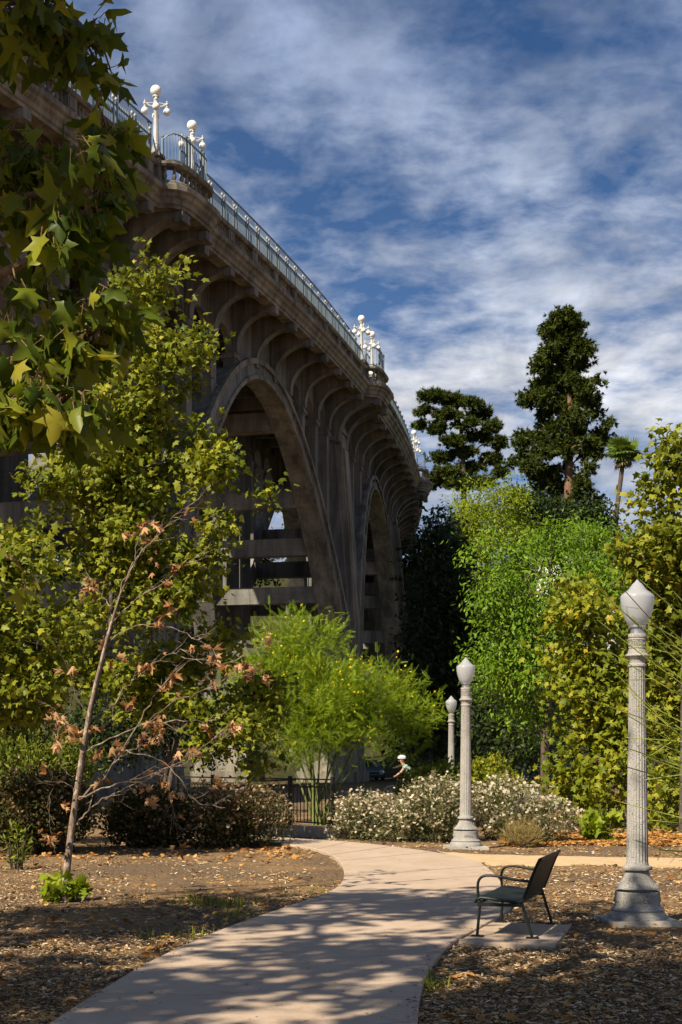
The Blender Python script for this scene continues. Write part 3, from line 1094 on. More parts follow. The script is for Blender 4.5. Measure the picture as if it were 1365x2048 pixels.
# balusters of the visible parapet: single pieces as far as they can be told apart
nb = 0
far_b = BMB()
for k in (-1, 0, 1, 2):
    sm = k * BAY + HB
    marks = [-HB + 2.15] + BRK + [HB - 2.15]
    for a, b in zip(marks, marks[1:]):
        m = max(1, int(round((b - a - 0.64) / 0.29)))
        if b - a < 1.0: continue
        for i in range(m):
            ds = a + 0.32 + (b - a - 0.64) * (i + 0.5) / m
            s = sm + ds
            if s < -15: continue
            if s < 72 and nb < 262:
                bput('baluster', ME_BAL, s); nb += 1
for k in (0, 1, 2):
    for i in range(1, 12):
        # balusters round the balcony
        f = i / 12
        tot = sum((Vector(b) - Vector(a)).length for a, b in zip(BL, BL[1:]))
        q = f * tot
        for a, b in zip(BL, BL[1:]):
            L = (Vector(b) - Vector(a)).length
            if q <= L:
                p = Vector(a).lerp(Vector(b), q / L); break
            q -= L
        put('baluster', ME_BAL, bridge, BP(k * BAY + p.x, p.y, 0), brot(k * BAY + p.x))

# --- iron fence on the parapet
def post_mesh():
    b = MB(); b.box(-0.045, 0.045, -0.035, 0.035, 26.44, 27.56)
    return b.mesh('post', M_IRON_BLUE)
def finial_mesh():
    b = MB()
    b.lathe([(0.03, 27.55), (0.06, 27.57), (0.025, 27.60), (0.07, 27.66), (0.075, 27.71), (0.05, 27.77), (0.01, 27.81)], 10)
    return b.mesh('finial', M_IRON_PALE, True)
def picket_mesh():
    b = MB(); b.box(-0.011, 0.011, -0.011, 0.011, 26.52, 27.50)
    b.add([(-0.014, -0.014, 27.50), (0.014, -0.014, 27.50), (0.014, 0.014, 27.50), (-0.014, 0.014, 27.50), (0, 0, 27.64)], [(0, 1, 4), (1, 2, 4), (2, 3, 4), (3, 0, 4)])
    return b.mesh('picket', M_IRON_BLUE)
ME_POST, ME_FIN, ME_PICK = post_mesh(), finial_mesh(), picket_mesh()
npick = 0
FL = {-1: 'blue grey iron picket fence on bridge parapet, nearest stretch behind sycamore leaves',
      0: 'blue grey iron picket fence on bridge parapet above the large arch',
      1: 'blue grey iron picket fence on bridge parapet above the second smaller arch',
      2: 'iron picket fence on the farthest visible stretch of bridge parapet'}
for k in (-1, 0, 1, 2):
    sm = k * BAY + HB
    a0 = sm - HB + 2.2 if k > -1 else -16.0
    a1 = sm + HB - 2.2
    fence = empty('iron_fence', BP(sm, 0, 26.46), brot(sm), FL[k], 'fence', 'iron fences along the bridge parapet')
    for z in (26.60, 27.42):
        rl = BMB().sweep([(-0.02, z), (0.02, z), (0.02, z + 0.05), (-0.02, z + 0.05)], a0 - sm, a1 - sm)
        put('rail', rl.bmesh('rail', M_IRON_BLUE), fence, BP(sm, 0, 0), brot(sm))
    npan = int(round((a1 - a0) / 1.5))
    pw = (a1 - a0) / npan
    rest = MB()
    for i in range(npan + 1):
        for e in (-0.13, 0.13):
            s = a0 + i * pw + e
            if s < a0 - 0.05 or s > a1 + 0.05: continue
            p = put('post', ME_POST, fence, BP(s, 0, 0), brot(s))
            put('finial', ME_FIN, p, BP(s, 0, 0), brot(s))
        if i == npan: break
        for j in range(9):
            s = a0 + i * pw + 0.24 + (pw - 0.48) * j / 8
            if k <= 0 and npick < 295 and s > -14:
                put('picket', ME_PICK, fence, BP(s, 0, 0), brot(s)); npick += 1
            else:
                L = LBm((s - sm, 0, 0))
                rest.add([(v.co.x + L[0], v.co.y + L[1], v.co.z) for v in ME_PICK.vertices], [tuple(p.vertices) for p in ME_PICK.polygons])
    if rest.v:
        o = put('pickets', rest.mesh('pickets', M_IRON_BLUE), fence, BP(sm, 0, 0), brot(sm)); o['kind'] = 'stuff'
# --- balcony fences with an arched end
BFL = {0: 'curved dark iron fence round the nearest bridge balcony', 1: 'curved dark iron fence round the second bridge balcony', 2: 'curved dark iron fence round the far bridge balcony beside the pine'}
for k in (0, 1, 2):
    s0 = k * BAY
    fence = empty('balcony_fence', BP(s0, 0.95, 26.46), brot(s0), BFL[k], 'fence', 'iron fences round the bridge balconies')
    line = [(s * 0.98, u) for s, u in BL[1:-1]]
    zt_ = lambda i: 27.70 if 2 <= i <= len(line) - 3 else (27.60 if i in (1, len(line) - 2) else 27.45)
    for low in (1, 0):
        rl = BMB().tube([(a[0], a[1], 26.60 if low else zt_(i)) for i, a in enumerate(line)], 0.03, 5)
        put('rail', rl.bmesh('rail', M_IRON_BLUE), fence, BP(s0, 0, 0), brot(s0))
    tot = sum((Vector(b) - Vector(a)).length for a, b in zip(line, line[1:]))
    m = 30
    for i in range(m + 1):
        q = tot * i / m
        for j, (a, b) in enumerate(zip(line, line[1:])):
            L = (Vector(b) - Vector(a)).length
            if q <= L + 1e-6:
                p = Vector(a).lerp(Vector(b), min(q / L, 1)); zz = zt_(j) + (zt_(j + 1) - zt_(j)) * min(q / L, 1); break
            q -= L
        w = 0.045 if i in (0, 9, 11, 19, 21, m) else 0.013
        pm = MB().box(-w, w, -w * 0.7, w * 0.7, 26.44, zz + (0.16 if w < 0.02 else 0.06)).mesh('picket' if w < 0.02 else 'post', M_IRON_BLUE)
        po = put('picket' if w < 0.02 else 'post', pm, fence, BP(s0 + p.x, p.y, 0), brot(s0))
        if w > 0.02:
            put('finial', MB().sphere((0, 0, zz + 0.11), 0.07, 8, 6).mesh('finial', M_IRON_BLUE, True), po, BP(s0 + p.x, p.y, 0), brot(s0))
# --- taller mesh barrier just inside the parapet
def m_meshpane():
    m, t = nodes_of('wire_mesh')
    d = N(t, 'ShaderNodeBsdfDiffuse'); d.inputs[0].default_value = (0.20, 0.23, 0.26, 1)
    tr = N(t, 'ShaderNodeBsdfTransparent')
    mx_ = N(t, 'ShaderNodeMixShader'); mx_.inputs[0].default_value = 0.26
    t.links.new(tr.outputs[0], mx_.inputs[1]); t.links.new(d.outputs[0], mx_.inputs[2])
    o = N(t, 'ShaderNodeOutputMaterial'); t.links.new(mx_.outputs[0], o.inputs[0])
    return m
M_MESH = m_meshpane()
MLb = {-1: 'tall wire mesh barrier on the nearest part of the bridge, by sycamore leaves', 0: 'tall wire mesh barrier behind fence above the large arch', 1: 'tall wire mesh barrier behind fence above the second smaller arch'}
for k in (-1, 0, 1):
    sm = k * BAY + HB
    a0, a1 = (-HB + 1.4 if k > -1 else -0.5), HB - 1.4
    bar = empty('mesh_barrier', BP(sm, -0.55, 25.42), brot(sm), MLb[k], 'barrier', 'mesh barriers along the bridge')
    put('top_rail', BMB().sweep([(-0.43, 28.34), (-0.37, 28.34), (-0.37, 28.40), (-0.43, 28.40)], a0, a1).bmesh('top_rail', M_IRON_BLUE), bar, BP(sm, 0, 0), brot(sm))
    put('wire_mesh', BMB().sweep([(-0.405, 25.42), (-0.395, 25.42), (-0.395, 28.34), (-0.405, 28.34)], a0, a1).bmesh('wire_mesh', M_MESH), bar, BP(sm, 0, 0), brot(sm))
    for i in range(int((a1 - a0) / 3) + 1):
        ds = a0 + 0.05 + i * 3
        put('post', BMB().box(-0.03, 0.03, -0.48, -0.42, 25.42, 28.37).bmesh('post', M_IRON_BLUE), bar, BP(sm + ds, 0, 0), brot(sm + ds))

# --- globe lamp standards on the lamp pedestals
def m_globe():
    m, t = nodes_of('opal_globe')
    p = N(t, 'ShaderNodeBsdfPrincipled')
    c = ramp(t, noise(t, ocoord(t), 3, 3), [(0.3, (0.66, 0.66, 0.63)), (0.7, (0.74, 0.73, 0.71))])
    t.links.new(c, p.inputs['Base Color'])
    p.inputs['Roughness'].default_value = 0.18
    p.inputs['Subsurface Weight'].default_value = 0.0
    o = N(t, 'ShaderNodeOutputMaterial'); t.links.new(p.outputs[0], o.inputs[0])
    return m
M_GLOBE = m_globe()
def globe_lamp(loc, rz, label):
    root = empty('globe_lamp', loc, rz, label, 'lamp', 'five globe lamp standards on the bridge')
    b = MB()
    b.lathe([(0.23, 0), (0.23, 0.08), (0.19, 0.12), (0.17, 0.30), (0.13, 0.38), (0.145, 0.42), (0.115, 0.46)], 14)
    put('base', b.mesh('base', M_LAMPW, True), root, (0, 0, 0), world=False)
    fl = lambda r, z, w: r * (1 + 0.05 * math.cos(8 * w))
    b = MB().lathe([(0.115, 0.46), (0.105, 1.1), (0.085, 1.95), (0.13, 2.0), (0.12, 2.10), (0.09, 2.16), (0.085, 2.36), (0.14, 2.40), (0.14, 2.45)], 32, (0, 0, 0), fl)
    put('shaft', b.mesh('shaft', M_LAMPW, True), root, (0, 0, 0), world=False)
    put('globe', MB().sphere((0, 0, 2.66), 0.235, 20, 14).mesh('globe', M_GLOBE, True), root, (0, 0, 0), world=False)
    for i in range(4):
        a = i * math.pi / 2 + math.pi / 4 * 0
        c, s = math.cos(a), math.sin(a)
        b = MB()
        b.tube([(0.05 * c, 0.05 * s, 2.02), (0.22 * c, 0.22 * s, 2.00), (0.42 * c, 0.42 * s, 2.10)], [0.055, 0.045, 0.05], 8)
        b.tube([(0.06 * c, 0.06 * s, 2.16), (0.25 * c, 0.25 * s, 2.14), (0.42 * c, 0.42 * s, 2.12)], [0.03, 0.025, 0.03], 6)
        b.sphere((0.46 * c, 0.46 * s, 2.11), 0.075, 10, 7)
        b.lathe([(0.03, 2.17), (0.045, 2.20), (0.015, 2.27)], 8, (0.46 * c, 0.46 * s, 0))
        b.lathe([(0.075, 1.94), (0.085, 1.97), (0.045, 2.0), (0.045, 2.06)], 10, (0.46 * c, 0.46 * s, 0))
        ar = put('arm', b.mesh('arm', M_LAMPW, True), root, (0, 0, 0), world=False)
        put('hanging_globe', MB().sphere((0.46 * c, 0.46 * s, 1.80), 0.158, 16, 11).mesh('hanging_globe', M_GLOBE, True), ar, (0, 0, 0), world=False)
    return root
GL = ['white five globe lamp on bridge, nearest and highest in the picture', 'white five globe lamp inside the nearest balcony fence on the bridge',
      'white five globe lamp on tan pedestal, left of the pair above mid bridge', 'white five globe lamp inside the second balcony fence, right of its pair',
      'small far white five globe lamp left of its pair, in front of the pine', 'small far white five globe lamp inside the far balcony fence by the pine',
      'farthest white globe lamp on bridge behind green trees, left of two', 'farthest white globe lamp on bridge behind green trees, right of two']
gi = 0
for k in (0, 1, 2, 3):
    for e in (-1.75, 1.75):
        s = k * BAY + e
        globe_lamp(BP(s, -0.02, 26.86), brot(s) + 0.5, GL[gi]); gi += 1

# ================================================================== PARK FURNITURE
# --- fluted lamp posts
def m_granite():
    m, t = nodes_of('speckled_cast_stone')
    p = ocoord(t)
    a = noise(t, p, 3, 5, 0.6)
    c = ramp(t, a, [(0.3, (0.26, 0.25, 0.235)), (0.7, (0.39, 0.375, 0.35))])
    v = N(t, 'ShaderNodeTexVoronoi', feature='F1')
    v.inputs['Scale'].default_value = 70
    t.links.new(p, v.inputs['Vector'])
    s1 = noise(t, p, 90, 2, 0.5)
    sp = ramp(t, s1, [(0.33, (0.22, 0.22, 0.22)), (0.42, (0.9, 0.9, 0.9)), (0.62, (1.0, 1.0, 1.0)), (0.72, (1.3, 1.28, 1.25))])
    c = mixc(t, c, sp, 1.0, 'MULTIPLY')
    st = noise(t, p, 5, 6, 0.7, 0.2, (1, 1, 0.15))
    c = mixc(t, c, ramp(t, st, [(0.45, (1, 1, 1)), (0.75, (0.72, 0.70, 0.66))]), 1.0, 'MULTIPLY')
    finish(t, c, 0.8, s1, 0.003, 0.5, 0, 0.2)
    return m
M_GRAN = m_granite()
def m_frost():
    m, t = nodes_of('frosted_glass')
    c = ramp(t, noise(t, ocoord(t), 2.2, 4), [(0.3, (0.58, 0.60, 0.62)), (0.7, (0.68, 0.69, 0.70))])
    p = N(t, 'ShaderNodeBsdfPrincipled')
    t.links.new(c, p.inputs['Base Color'])
    p.inputs['Roughness'].default_value = 0.28
    p.inputs['Coat Weight'].default_value = 0.5
    p.inputs['Coat Roughness'].default_value = 0.12
    tr = N(t, 'ShaderNodeBsdfTranslucent'); tr.inputs[0].default_value = (0.58, 0.60, 0.64, 1)
    mx_ = N(t, 'ShaderNodeMixShader'); mx_.inputs[0].default_value = 0.58
    t.links.new(p.outputs[0], mx_.inputs[1]); t.links.new(tr.outputs[0], mx_.inputs[2])
    o = N(t, 'ShaderNodeOutputMaterial'); t.links.new(mx_.outputs[0], o.inputs[0])
    return m
M_FROST = m_frost()
M_SLAB = m_concrete('grey_slab_concrete', (0.36, 0.34, 0.30), (0.46, 0.43, 0.38), board=False, stain=0.2)
def park_lamp_meshes():
    d = {}
    d['footing'] = MB().box(-0.36, 0.36, -0.36, 0.36, -0.12, 0.06).mesh('footing', M_SLAB)
    b = MB().lathe([(0.30, 0.061), (0.30, 0.10), (0.285, 0.12), (0.265, 0.14), (0.275, 0.16), (0.245, 0.185), (0.232, 0.20), (0.232, 0.335), (0.225, 0.342)], 40)
    d['drum'] = b.mesh('drum', M_GRAN, True)
    # scroll relief on the drum
    b = MB()
    for k in range(4):
        w0 = k * math.pi / 2
        def on(a, z, r=0.236): return (r * math.cos(w0 + a), r * math.sin(w0 + a), z)
        b.tube([on(0.06 * math.cos(t), 0.262 + 0.016 * math.sin(t)) for t in [i * math.pi / 5 for i in range(11)]], 0.005, 5)
        for sg in (1, -1):
            b.tube([on(sg * (0.09 + 0.30 * i / 14), 0.25 - 0.014 * math.sin(i * 0.75) - 0.006 * i / 14) for i in range(15)], [0.006 - 0.0003 * i for i in range(15)], 5)
            b.tube([on(sg * (0.17 + 0.035 * math.cos(t) * (1 - t / 12)), 0.262 + 0.014 * math.sin(t) * (1 - t / 12)) for t in [i * 0.7 for i in range(12)]], 0.004, 5)
    d['scroll_relief'] = b.mesh('scroll_relief', M_GRAN, True)
    fl0 = lambda r, z, w: r * (1 - (0.035 * (0.5 - 0.5 * math.cos(20 * w)) if 0.375 < z < 0.48 else 0))
    b = MB().lathe([(0.178, 0.342), (0.178, 0.366), (0.230, 0.372), (0.226, 0.392), (0.205, 0.402), (0.17, 0.445), (0.138, 0.49), (0.125, 0.53), (0.12, 0.545), (0.12, 0.558), (0.15, 0.563), (0.157, 0.58), (0.15, 0.60), (0.12, 0.61), (0.115, 0.63)], 80, (0, 0, 0), fl0)
    d['bell_base'] = b.mesh('bell_base', M_GRAN, True)
    def flute(r, z, w):
        q = 0.5 - 0.5 * math.cos(20 * w)
        e = 0.0 if z < 0.66 or z > 2.64 else 1.0
        return r * (1 - 0.085 * e * (1 - q) ** 1.5)
    prof = [(0.114, 0.63), (0.112, 0.66)]
    for i in range(13):
        f = i / 12
        prof.append((0.112 - 0.028 * f ** 1.15, 0.665 + 1.97 * f))
    prof += [(0.084, 2.645), (0.083, 2.66)]
    d['shaft'] = MB().lathe(prof, 120, (0, 0, 0), flute).mesh('shaft', M_GRAN, True)
    b = MB().lathe([(0.085, 2.66), (0.095, 2.665), (0.095, 2.685), (0.082, 2.695), (0.08, 2.72), (0.095, 2.745), (0.118, 2.765), (0.125, 2.775), (0.118, 2.79), (0.098, 2.80), (0.092, 2.83), (0.086, 2.84), (0.086, 2.852), (0.091, 2.856), (0.091, 2.866), (0.084, 2.872), (0.084, 2.935), (0.091, 2.94), (0.091, 2.952), (0.086, 2.958), (0.094, 2.966), (0.094, 2.995), (0.086, 3.005)], 32)
    d['capital'] = b.mesh('capital', M_GRAN, True)
    b = MB()
    nk = 10
    for k in range(nk):                       # meander band
        w0 = 2 * math.pi * k / nk
        st = 2 * math.pi / nk
        def bar(a0, a1, z0, z1):
            q = [(w0 + a0 * st, z0), (w0 + a1 * st, z0), (w0 + a1 * st, z1), (w0 + a0 * st, z1)]
            V = [(0.083 * math.cos(w), 0.083 * math.sin(w), z) for w, z in q] + [(0.090 * math.cos(w), 0.090 * math.sin(w), z) for w, z in q]
            b.add(V, [(0, 1, 2, 3), (7, 6, 5, 4), (0, 4, 5, 1), (1, 5, 6, 2), (2, 6, 7, 3), (3, 7, 4, 0)])
        bar(0.0, 0.86, 2.922, 2.932); bar(0.74, 0.86, 2.886, 2.922); bar(0.3, 0.74, 2.886, 2.895)
        bar(0.3, 0.42, 2.895, 2.912); bar(0.0, 0.12, 2.876, 2.922); bar(0.12, 1.0, 2.874, 2.882)
    d['key_band'] = b.mesh('key_band', M_GRAN)
    b = MB().lathe([(0.075, 3.005), (0.072, 3.05), (0.074, 3.065), (0.094, 3.07), (0.094, 3.088), (0.085, 3.092)], 28)
    d['metal_collar'] = b.mesh('metal_collar', M_METAL, True)
    pr = [(0.086, 3.092), (0.105, 3.11), (0.126, 3.15), (0.148, 3.21), (0.163, 3.27), (0.172, 3.33), (0.174, 3.38), (0.172, 3.396), (0.165, 3.405), (0.155, 3.415), (0.13, 3.435), (0.10, 3.455), (0.082, 3.475), (0.066, 3.50), (0.045, 3.525), (0.022, 3.545), (0.012, 3.56), (0.002, 3.568)]
    d['glass_globe'] = MB().lathe(pr, 36).mesh('glass_globe', M_FROST, True)
    return d
PLM = park_lamp_meshes()
LAMPS = [((1275, 1848), 'fluted stone lamp post at right behind the bench, largest of three'),
         ((932, 1698), 'fluted stone lamp post in front of white flowering shrubs, middle sized'),
         ((903, 1624), 'small distant fluted stone lamp post half hidden behind bushes')]
for (px, py), lab in LAMPS:
    p = GP(px, py)
    if py == 1624: p = Vector(((903 - CXP) / FPX * 43.6, 43.6, 0))
    root = empty('lamp_post', p, random.uniform(0, .3), lab, 'lamp post', 'fluted lamp posts along the path')
    for nm, me in PLM.items():
        if nm in ('scroll_relief', 'key_band'): continue
        o = put(nm, me, root, (0, 0, 0), world=False)
        if nm == 'drum': put('scroll_relief', PLM['scroll_relief'], o, (0, 0, 0), world=False)
        if nm == 'capital': put('key_band', PLM['key_band'], o, (0, 0, 0), world=False)

# --- bench: local x = seat depth (front to back), local y = length
bx = GP(958, 1882)
by = GP(1005, 1853)
BL_len = (by - bx).length
bench_rz = math.atan2(-(by - bx).x, (by - bx).y)
bench = empty('park_bench', (bx.x, bx.y, 0.042), bench_rz, 'dark metal mesh bench on concrete pad beside the path', 'bench')
def bpart(nm, mb, smooth=True, parent=None):
    return put(nm, mb.mesh(nm, M_BENCH, smooth), parent or bench, (0, 0, 0), world=False)
SH, SD = 0.375, 0.43
seat_prof = [(-0.035, SH - 0.045), (-0.02, SH - 0.012), (0.02, SH + 0.004), (0.10, SH - 0.002), (0.22, SH - 0.02), (0.34, SH - 0.03), (0.41, SH - 0.022)]
back_prof = [(0.425, SH - 0.005), (0.455, SH + 0.07), (0.50, SH + 0.19), (0.545, SH + 0.30), (0.575, SH + 0.362), (0.592, SH + 0.366)]
def slat_sheet(nm, prof, y0, y1, th=0.008):
    # metal strap sheet: close-set straps with slots between, all one welded panel
    mb = MB()
    n = 46
    for i in range(n):
        a = y0 + (y1 - y0) * i / n; b_ = a + (y1 - y0) / n * 0.80
        V = []; F = []
        for (x, z) in prof:
            V += [(x, a, z), (x, b_, z), (x, b_, z - th), (x, a, z - th)]
        for j in range(len(prof) - 1):
            for k in range(4):
                k2 = (k + 1) % 4
                F.append((j * 4 + k, j * 4 + k2, j * 4 + 4 + k2, j * 4 + 4 + k))
        F += [(0, 1, 2, 3), tuple(len(V) - 4 + q for q in range(4))]
        mb.add(V, F)
    o = bpart(nm, mb, False); o['kind'] = 'stuff'
    return o
slat_sheet('seat_straps', seat_prof, 0.0, BL_len)
slat_sheet('back_straps', back_prof, 0.0, BL_len)
for y in (0.0, BL_len):
    mb = MB(); mb.tube([(x, y, z - 0.012) for x, z in seat_prof], 0.015, 8); bpart('seat_rim', mb)
    mb = MB(); mb.tube([(x, y, z) for x, z in back_prof], 0.014, 8); bpart('back_rim', mb)
    mb = MB()
    arm = [(0.0, y, SH - 0.03), (-0.012, y, SH + 0.08), (-0.005, y, SH + 0.15), (0.03, y, SH + 0.192), (0.09, y, SH + 0.205), (0.2, y, SH + 0.195), (0.36, y, SH + 0.165), (0.49, y, SH + 0.155)]
    mb.tube([tuple(v) for v in smooth_line([Vector(a) for a in arm], 1)], 0.013, 8); bpart('armrest', mb)
    for x0, x1 in ((0.015, -0.015), (0.405, 0.505)):
        mb = MB(); mb.tube([(x0, y, SH - 0.03), (x1, y, 0.012)], 0.014, 8)
        lg = bpart('leg', mb)
        bpart('foot_plate', MB().box(x1 - 0.055, x1 + 0.06, y - 0.03, y + 0.03, 0.0, 0.014), False, lg)
    mb = MB(); mb.box(-0.01, 0.42, y - 0.014, y + 0.014, SH - 0.085, SH - 0.055); bpart('side_bar', mb, False)
for x, z in ((0.03, SH - 0.045), (0.40, SH - 0.05)):
    mb = MB(); mb.tube([(x, 0, z), (x, BL_len, z)], 0.013, 8); bpart('cross_bar', mb)
mb = MB(); mb.tube([(0.583, 0, SH + 0.362), (0.583, BL_len, SH + 0.362)], 0.016, 8); bpart('top_bar', mb)

# --- black park fence and kerb wall
F0, F1 = W(666, 1510, 29.7), W(556, 1510, 31.0)
F0.z = F1.z = 0
fd = (F1 - F0).normalized()
fence = empty('park_fence', F0, math.atan2(fd.y, fd.x), 'black iron park fence beside the feathery yellow flowered shrub', 'fence')
FLEN = 5.6
def fbox(nm, x0, x1, z0, z1, t=0.012, parent=None):
    return put(nm, MB().box(x0, x1, -t, t, z0, z1).mesh(nm, M_BLACK), parent or fence, (0, 0, 0), world=False)
for x in (0.0, 1.36, 2.72, 4.08, 5.44):
    p = fbox('post', x - 0.035, x + 0.035, 0.0, 1.28, 0.035)
    put('post_cap', MB().box(x - 0.042, x + 0.042, -0.042, 0.042, 1.28, 1.30, top=(0.02, 0.02)).mesh('post_cap', M_BLACK), p, (0, 0, 0), world=False)
for z in (0.30, 1.06, 1.22):
    fbox('rail', 0.0, 5.44, z, z + 0.03)
for k in range(4):
    for j in range(1, 12):
        x = k * 1.36 + j * 1.36 / 12
        fbox('picket', x - 0.008, x + 0.008, 0.33, 1.06, 0.008)
    for j in range(3):
        c = k * 1.36 + 0.25 + j * 0.43
        mb = MB(); mb.tube([(c + 0.2 * math.cos(a), 0, 1.22 - 0.12 * math.sin(a)) for a in [math.pi * i / 8 for i in range(9)]], 0.008, 5)
        put('scallop', mb.mesh('scallop', M_BLACK), fence, (0, 0, 0), world=False)
kerb = MB().box(-0.2, 2.4, -0.16, 0.14, -0.1, 0.235)
kerb = kerb.mesh('kerb_wall', M_STONE)
tag(put('kerb_wall', kerb, None, F0 + Vector((0, -0.02, 0)), math.atan2(fd.y, fd.x)), 'low pale concrete kerb under the black park fence', 'kerb')
# low wall at the right behind the white shrubs
lw = W(1050, 1510, 46); lw.z = 0
mb = MB().box(-1.1, 1.1, -0.15, 0.15, -0.1, 0.72); mb.box(-1.15, 1.15, -0.2, 0.2, 0.72, 0.80)
tag(mb.put('low_wall', M_STONE, None, lw), 'low pale concrete wall seen between shrubs at right', 'wall')

# ================================================================== VEGETATION
TP, TPL, TO, TN, TF = t_palmate(), t_palmate_low(), t_oval(), t_needles(), t_feather()
TON = t_oval(0.16, 0.05)
B_SYC = m_bark('sycamore_bark', (0.22, 0.17, 0.12), (0.46, 0.40, 0.32), 7, (0.56, 0.51, 0.43))
B_SYC_D = m_bark('shaded_young_sycamore_bark', (0.05, 0.042, 0.033), (0.10, 0.085, 0.07), 9, (0.14, 0.12, 0.10))  # bark colour darkened to put the crown's shade on the trunk
B_DARK = m_bark('dark_bark', (0.05, 0.04, 0.03), (0.13, 0.10, 0.075), 6)
B_RED = m_bark('redwood_bark', (0.10, 0.055, 0.035), (0.26, 0.15, 0.10), 3)
B_TWIG = m_bark('sapling_bark', (0.13, 0.09, 0.065), (0.27, 0.20, 0.15), 16, (0.36, 0.29, 0.23))
B_GREEN = m_bark('green_bark', (0.10, 0.13, 0.035), (0.20, 0.24, 0.07), 12)
L_SYC = m_leaf('sycamore_leaf', [(0.0, (0.05, 0.075, 0.009)), (0.4, (0.135, 0.165, 0.016)), (0.85, (0.3, 0.31, 0.03)), (0.97, (0.38, 0.34, 0.045)), (1.0, (0.5, 0.28, 0.06))], 0.35, 0.42)
L_SYC_FG = m_leaf('sycamore_leaf_near', [(0.0, (0.04, 0.07, 0.008)), (0.6, (0.115, 0.15, 0.014)), (0.95, (0.24, 0.25, 0.025)), (1.0, (0.3, 0.26, 0.03))], 0.42, 0.38)
L_YEL = m_leaf('yellowing_sycamore_leaf', [(0.0, (0.069, 0.098, 0.01)), (0.45, (0.172, 0.207, 0.016)), (0.85, (0.322, 0.31, 0.025)), (0.95, (0.483, 0.31, 0.035)), (1.0, (0.632, 0.299, 0.05))], 0.35, 0.42)
L_BRIGHT = m_leaf('bright_leaf', [(0.0, (0.07, 0.138, 0.009)), (0.6, (0.139, 0.241, 0.0162)), (1.0, (0.217, 0.321, 0.027))], 0.35, 0.4)
L_LIME = m_leaf('lime_leaf', [(0.0, (0.108, 0.164, 0.01)), (0.6, (0.203, 0.262, 0.015)), (1.0, (0.297, 0.34, 0.025))], 0.35, 0.5)
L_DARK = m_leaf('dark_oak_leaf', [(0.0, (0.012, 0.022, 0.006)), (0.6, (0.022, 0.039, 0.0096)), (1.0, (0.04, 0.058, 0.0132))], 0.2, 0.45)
L_NEED = m_leaf('conifer_needles', [(0.0, (0.024, 0.037, 0.0067)), (0.6, (0.051, 0.071, 0.0101)), (1.0, (0.094, 0.112, 0.0157))], 0.2, 0.5)
L_PALO = m_leaf('palo_verde_leaf', [(0.0, (0.11, 0.18, 0.01)), (0.6, (0.2, 0.29, 0.015)), (1.0, (0.3, 0.38, 0.03))], 0.35, 0.5)
L_DRY = m_leaf('dried_leaf', [(0.0, (0.2, 0.095, 0.035)), (0.5, (0.38, 0.2, 0.085)), (1.0, (0.58, 0.37, 0.19))], 0.3, 0.6, (1.2, 0.9, 0.6))
L_OLIVE = m_leaf('brown_olive_shrub_leaf', [(0.0, (0.022, 0.024, 0.008)), (0.5, (0.055, 0.058, 0.016)), (0.85, (0.12, 0.095, 0.03)), (1.0, (0.24, 0.15, 0.065))], 0.25, 0.6)
L_SHRUB = m_leaf('green_shrub_leaf', [(0.0, (0.054, 0.079, 0.01)), (0.6, (0.135, 0.17, 0.018)), (1.0, (0.27, 0.262, 0.025))], 0.3, 0.5)
F_WHITE = m_leaf('white_buckwheat_flower', [(0.0, (0.34, 0.24, 0.14)), (0.35, (0.58, 0.49, 0.33)), (1.0, (0.78, 0.71, 0.54))], 0.3, 0.7, (1, 1, 0.9))
F_TAN = m_leaf('faded_buckwheat_flower', [(0.0, (0.16, 0.085, 0.04)), (0.5, (0.30, 0.19, 0.10)), (1.0, (0.55, 0.44, 0.30))], 0.3, 0.7, (1, 0.9, 0.8))
F_YEL = m_leaf('yellow_flower', [(0.0, (0.60, 0.45, 0.01)), (1.0, (0.80, 0.65, 0.02))], 0.3, 0.6, (1, 1, 0.5))
L_FALL = m_leaf('fallen_leaf', [(0.0, (0.22, 0.09, 0.025)), (0.5, (0.42, 0.20, 0.05)), (1.0, (0.58, 0.34, 0.12))], 0.15, 0.6, (1, 0.9, 0.6))
L_GRASS = m_leaf('dry_grass', [(0.0, (0.20, 0.15, 0.05)), (1.0, (0.38, 0.30, 0.13))], 0.3, 0.6)

def G(px, d):
    x = (px - CXP) / FPX * d
    return Vector((x, d, ground_z(x, d)))

# --- big sycamore whose branches hang into the top left; its crown shades the foreground
tr0 = Vector((-4.9, 2.2, 0))
trunk = [tr0, tr0 + Vector((0.05, 0.1, 1.4)), tr0 + Vector((0.2, 0.35, 3.2)), tr0 + Vector((0.5, 0.9, 5.4)), tr0 + Vector((0.8, 1.6, 7.4)), tr0 + Vector((1.0, 2.3, 9.2))]
root = empty('sycamore_tree', tr0, 0, 'near sycamore whose broad lobed leaves hang into the upper left', 'tree')
b_ = np.array(tr0)
rr = np.random.default_rng(21)
# unseen crown: uneven masses, gaps shaped to let sun reach chosen leaves
lit_p = np.array(W(170, 500, 5.3)); sdv = np.array(SUN_DIR)
over = []
tries = 0
while len(over) < 36 and tries < 900:
    tries += 1
    q = rr.random(2); ang = q[0] * 2 * math.pi; rad_ = math.sqrt(q[1])
    c = np.array([-6.4 + 5.2 * rad_ * math.cos(ang), 4.8 + 4.3 * rad_ * math.sin(ang), rr.uniform(8.6, 10.4)])
    v = c - lit_p
    perp = np.linalg.norm(v - sdv * v.dot(sdv))
    if perp < 1.25: continue
    v = c - np.array([2.0, 10.6, 2.3])
    if np.linalg.norm(v - sdv * v.dot(sdv)) < 1.2: continue
    if c[1] > 7.5 and c[2] < 8.9: continue
    if any(np.linalg.norm(c - o[0]) < 1.15 for o in over): continue
    over.append((c, np.array([1.0, 1.0, 0.55]) * rr.uniform(0.75, 1.15), 1.0))
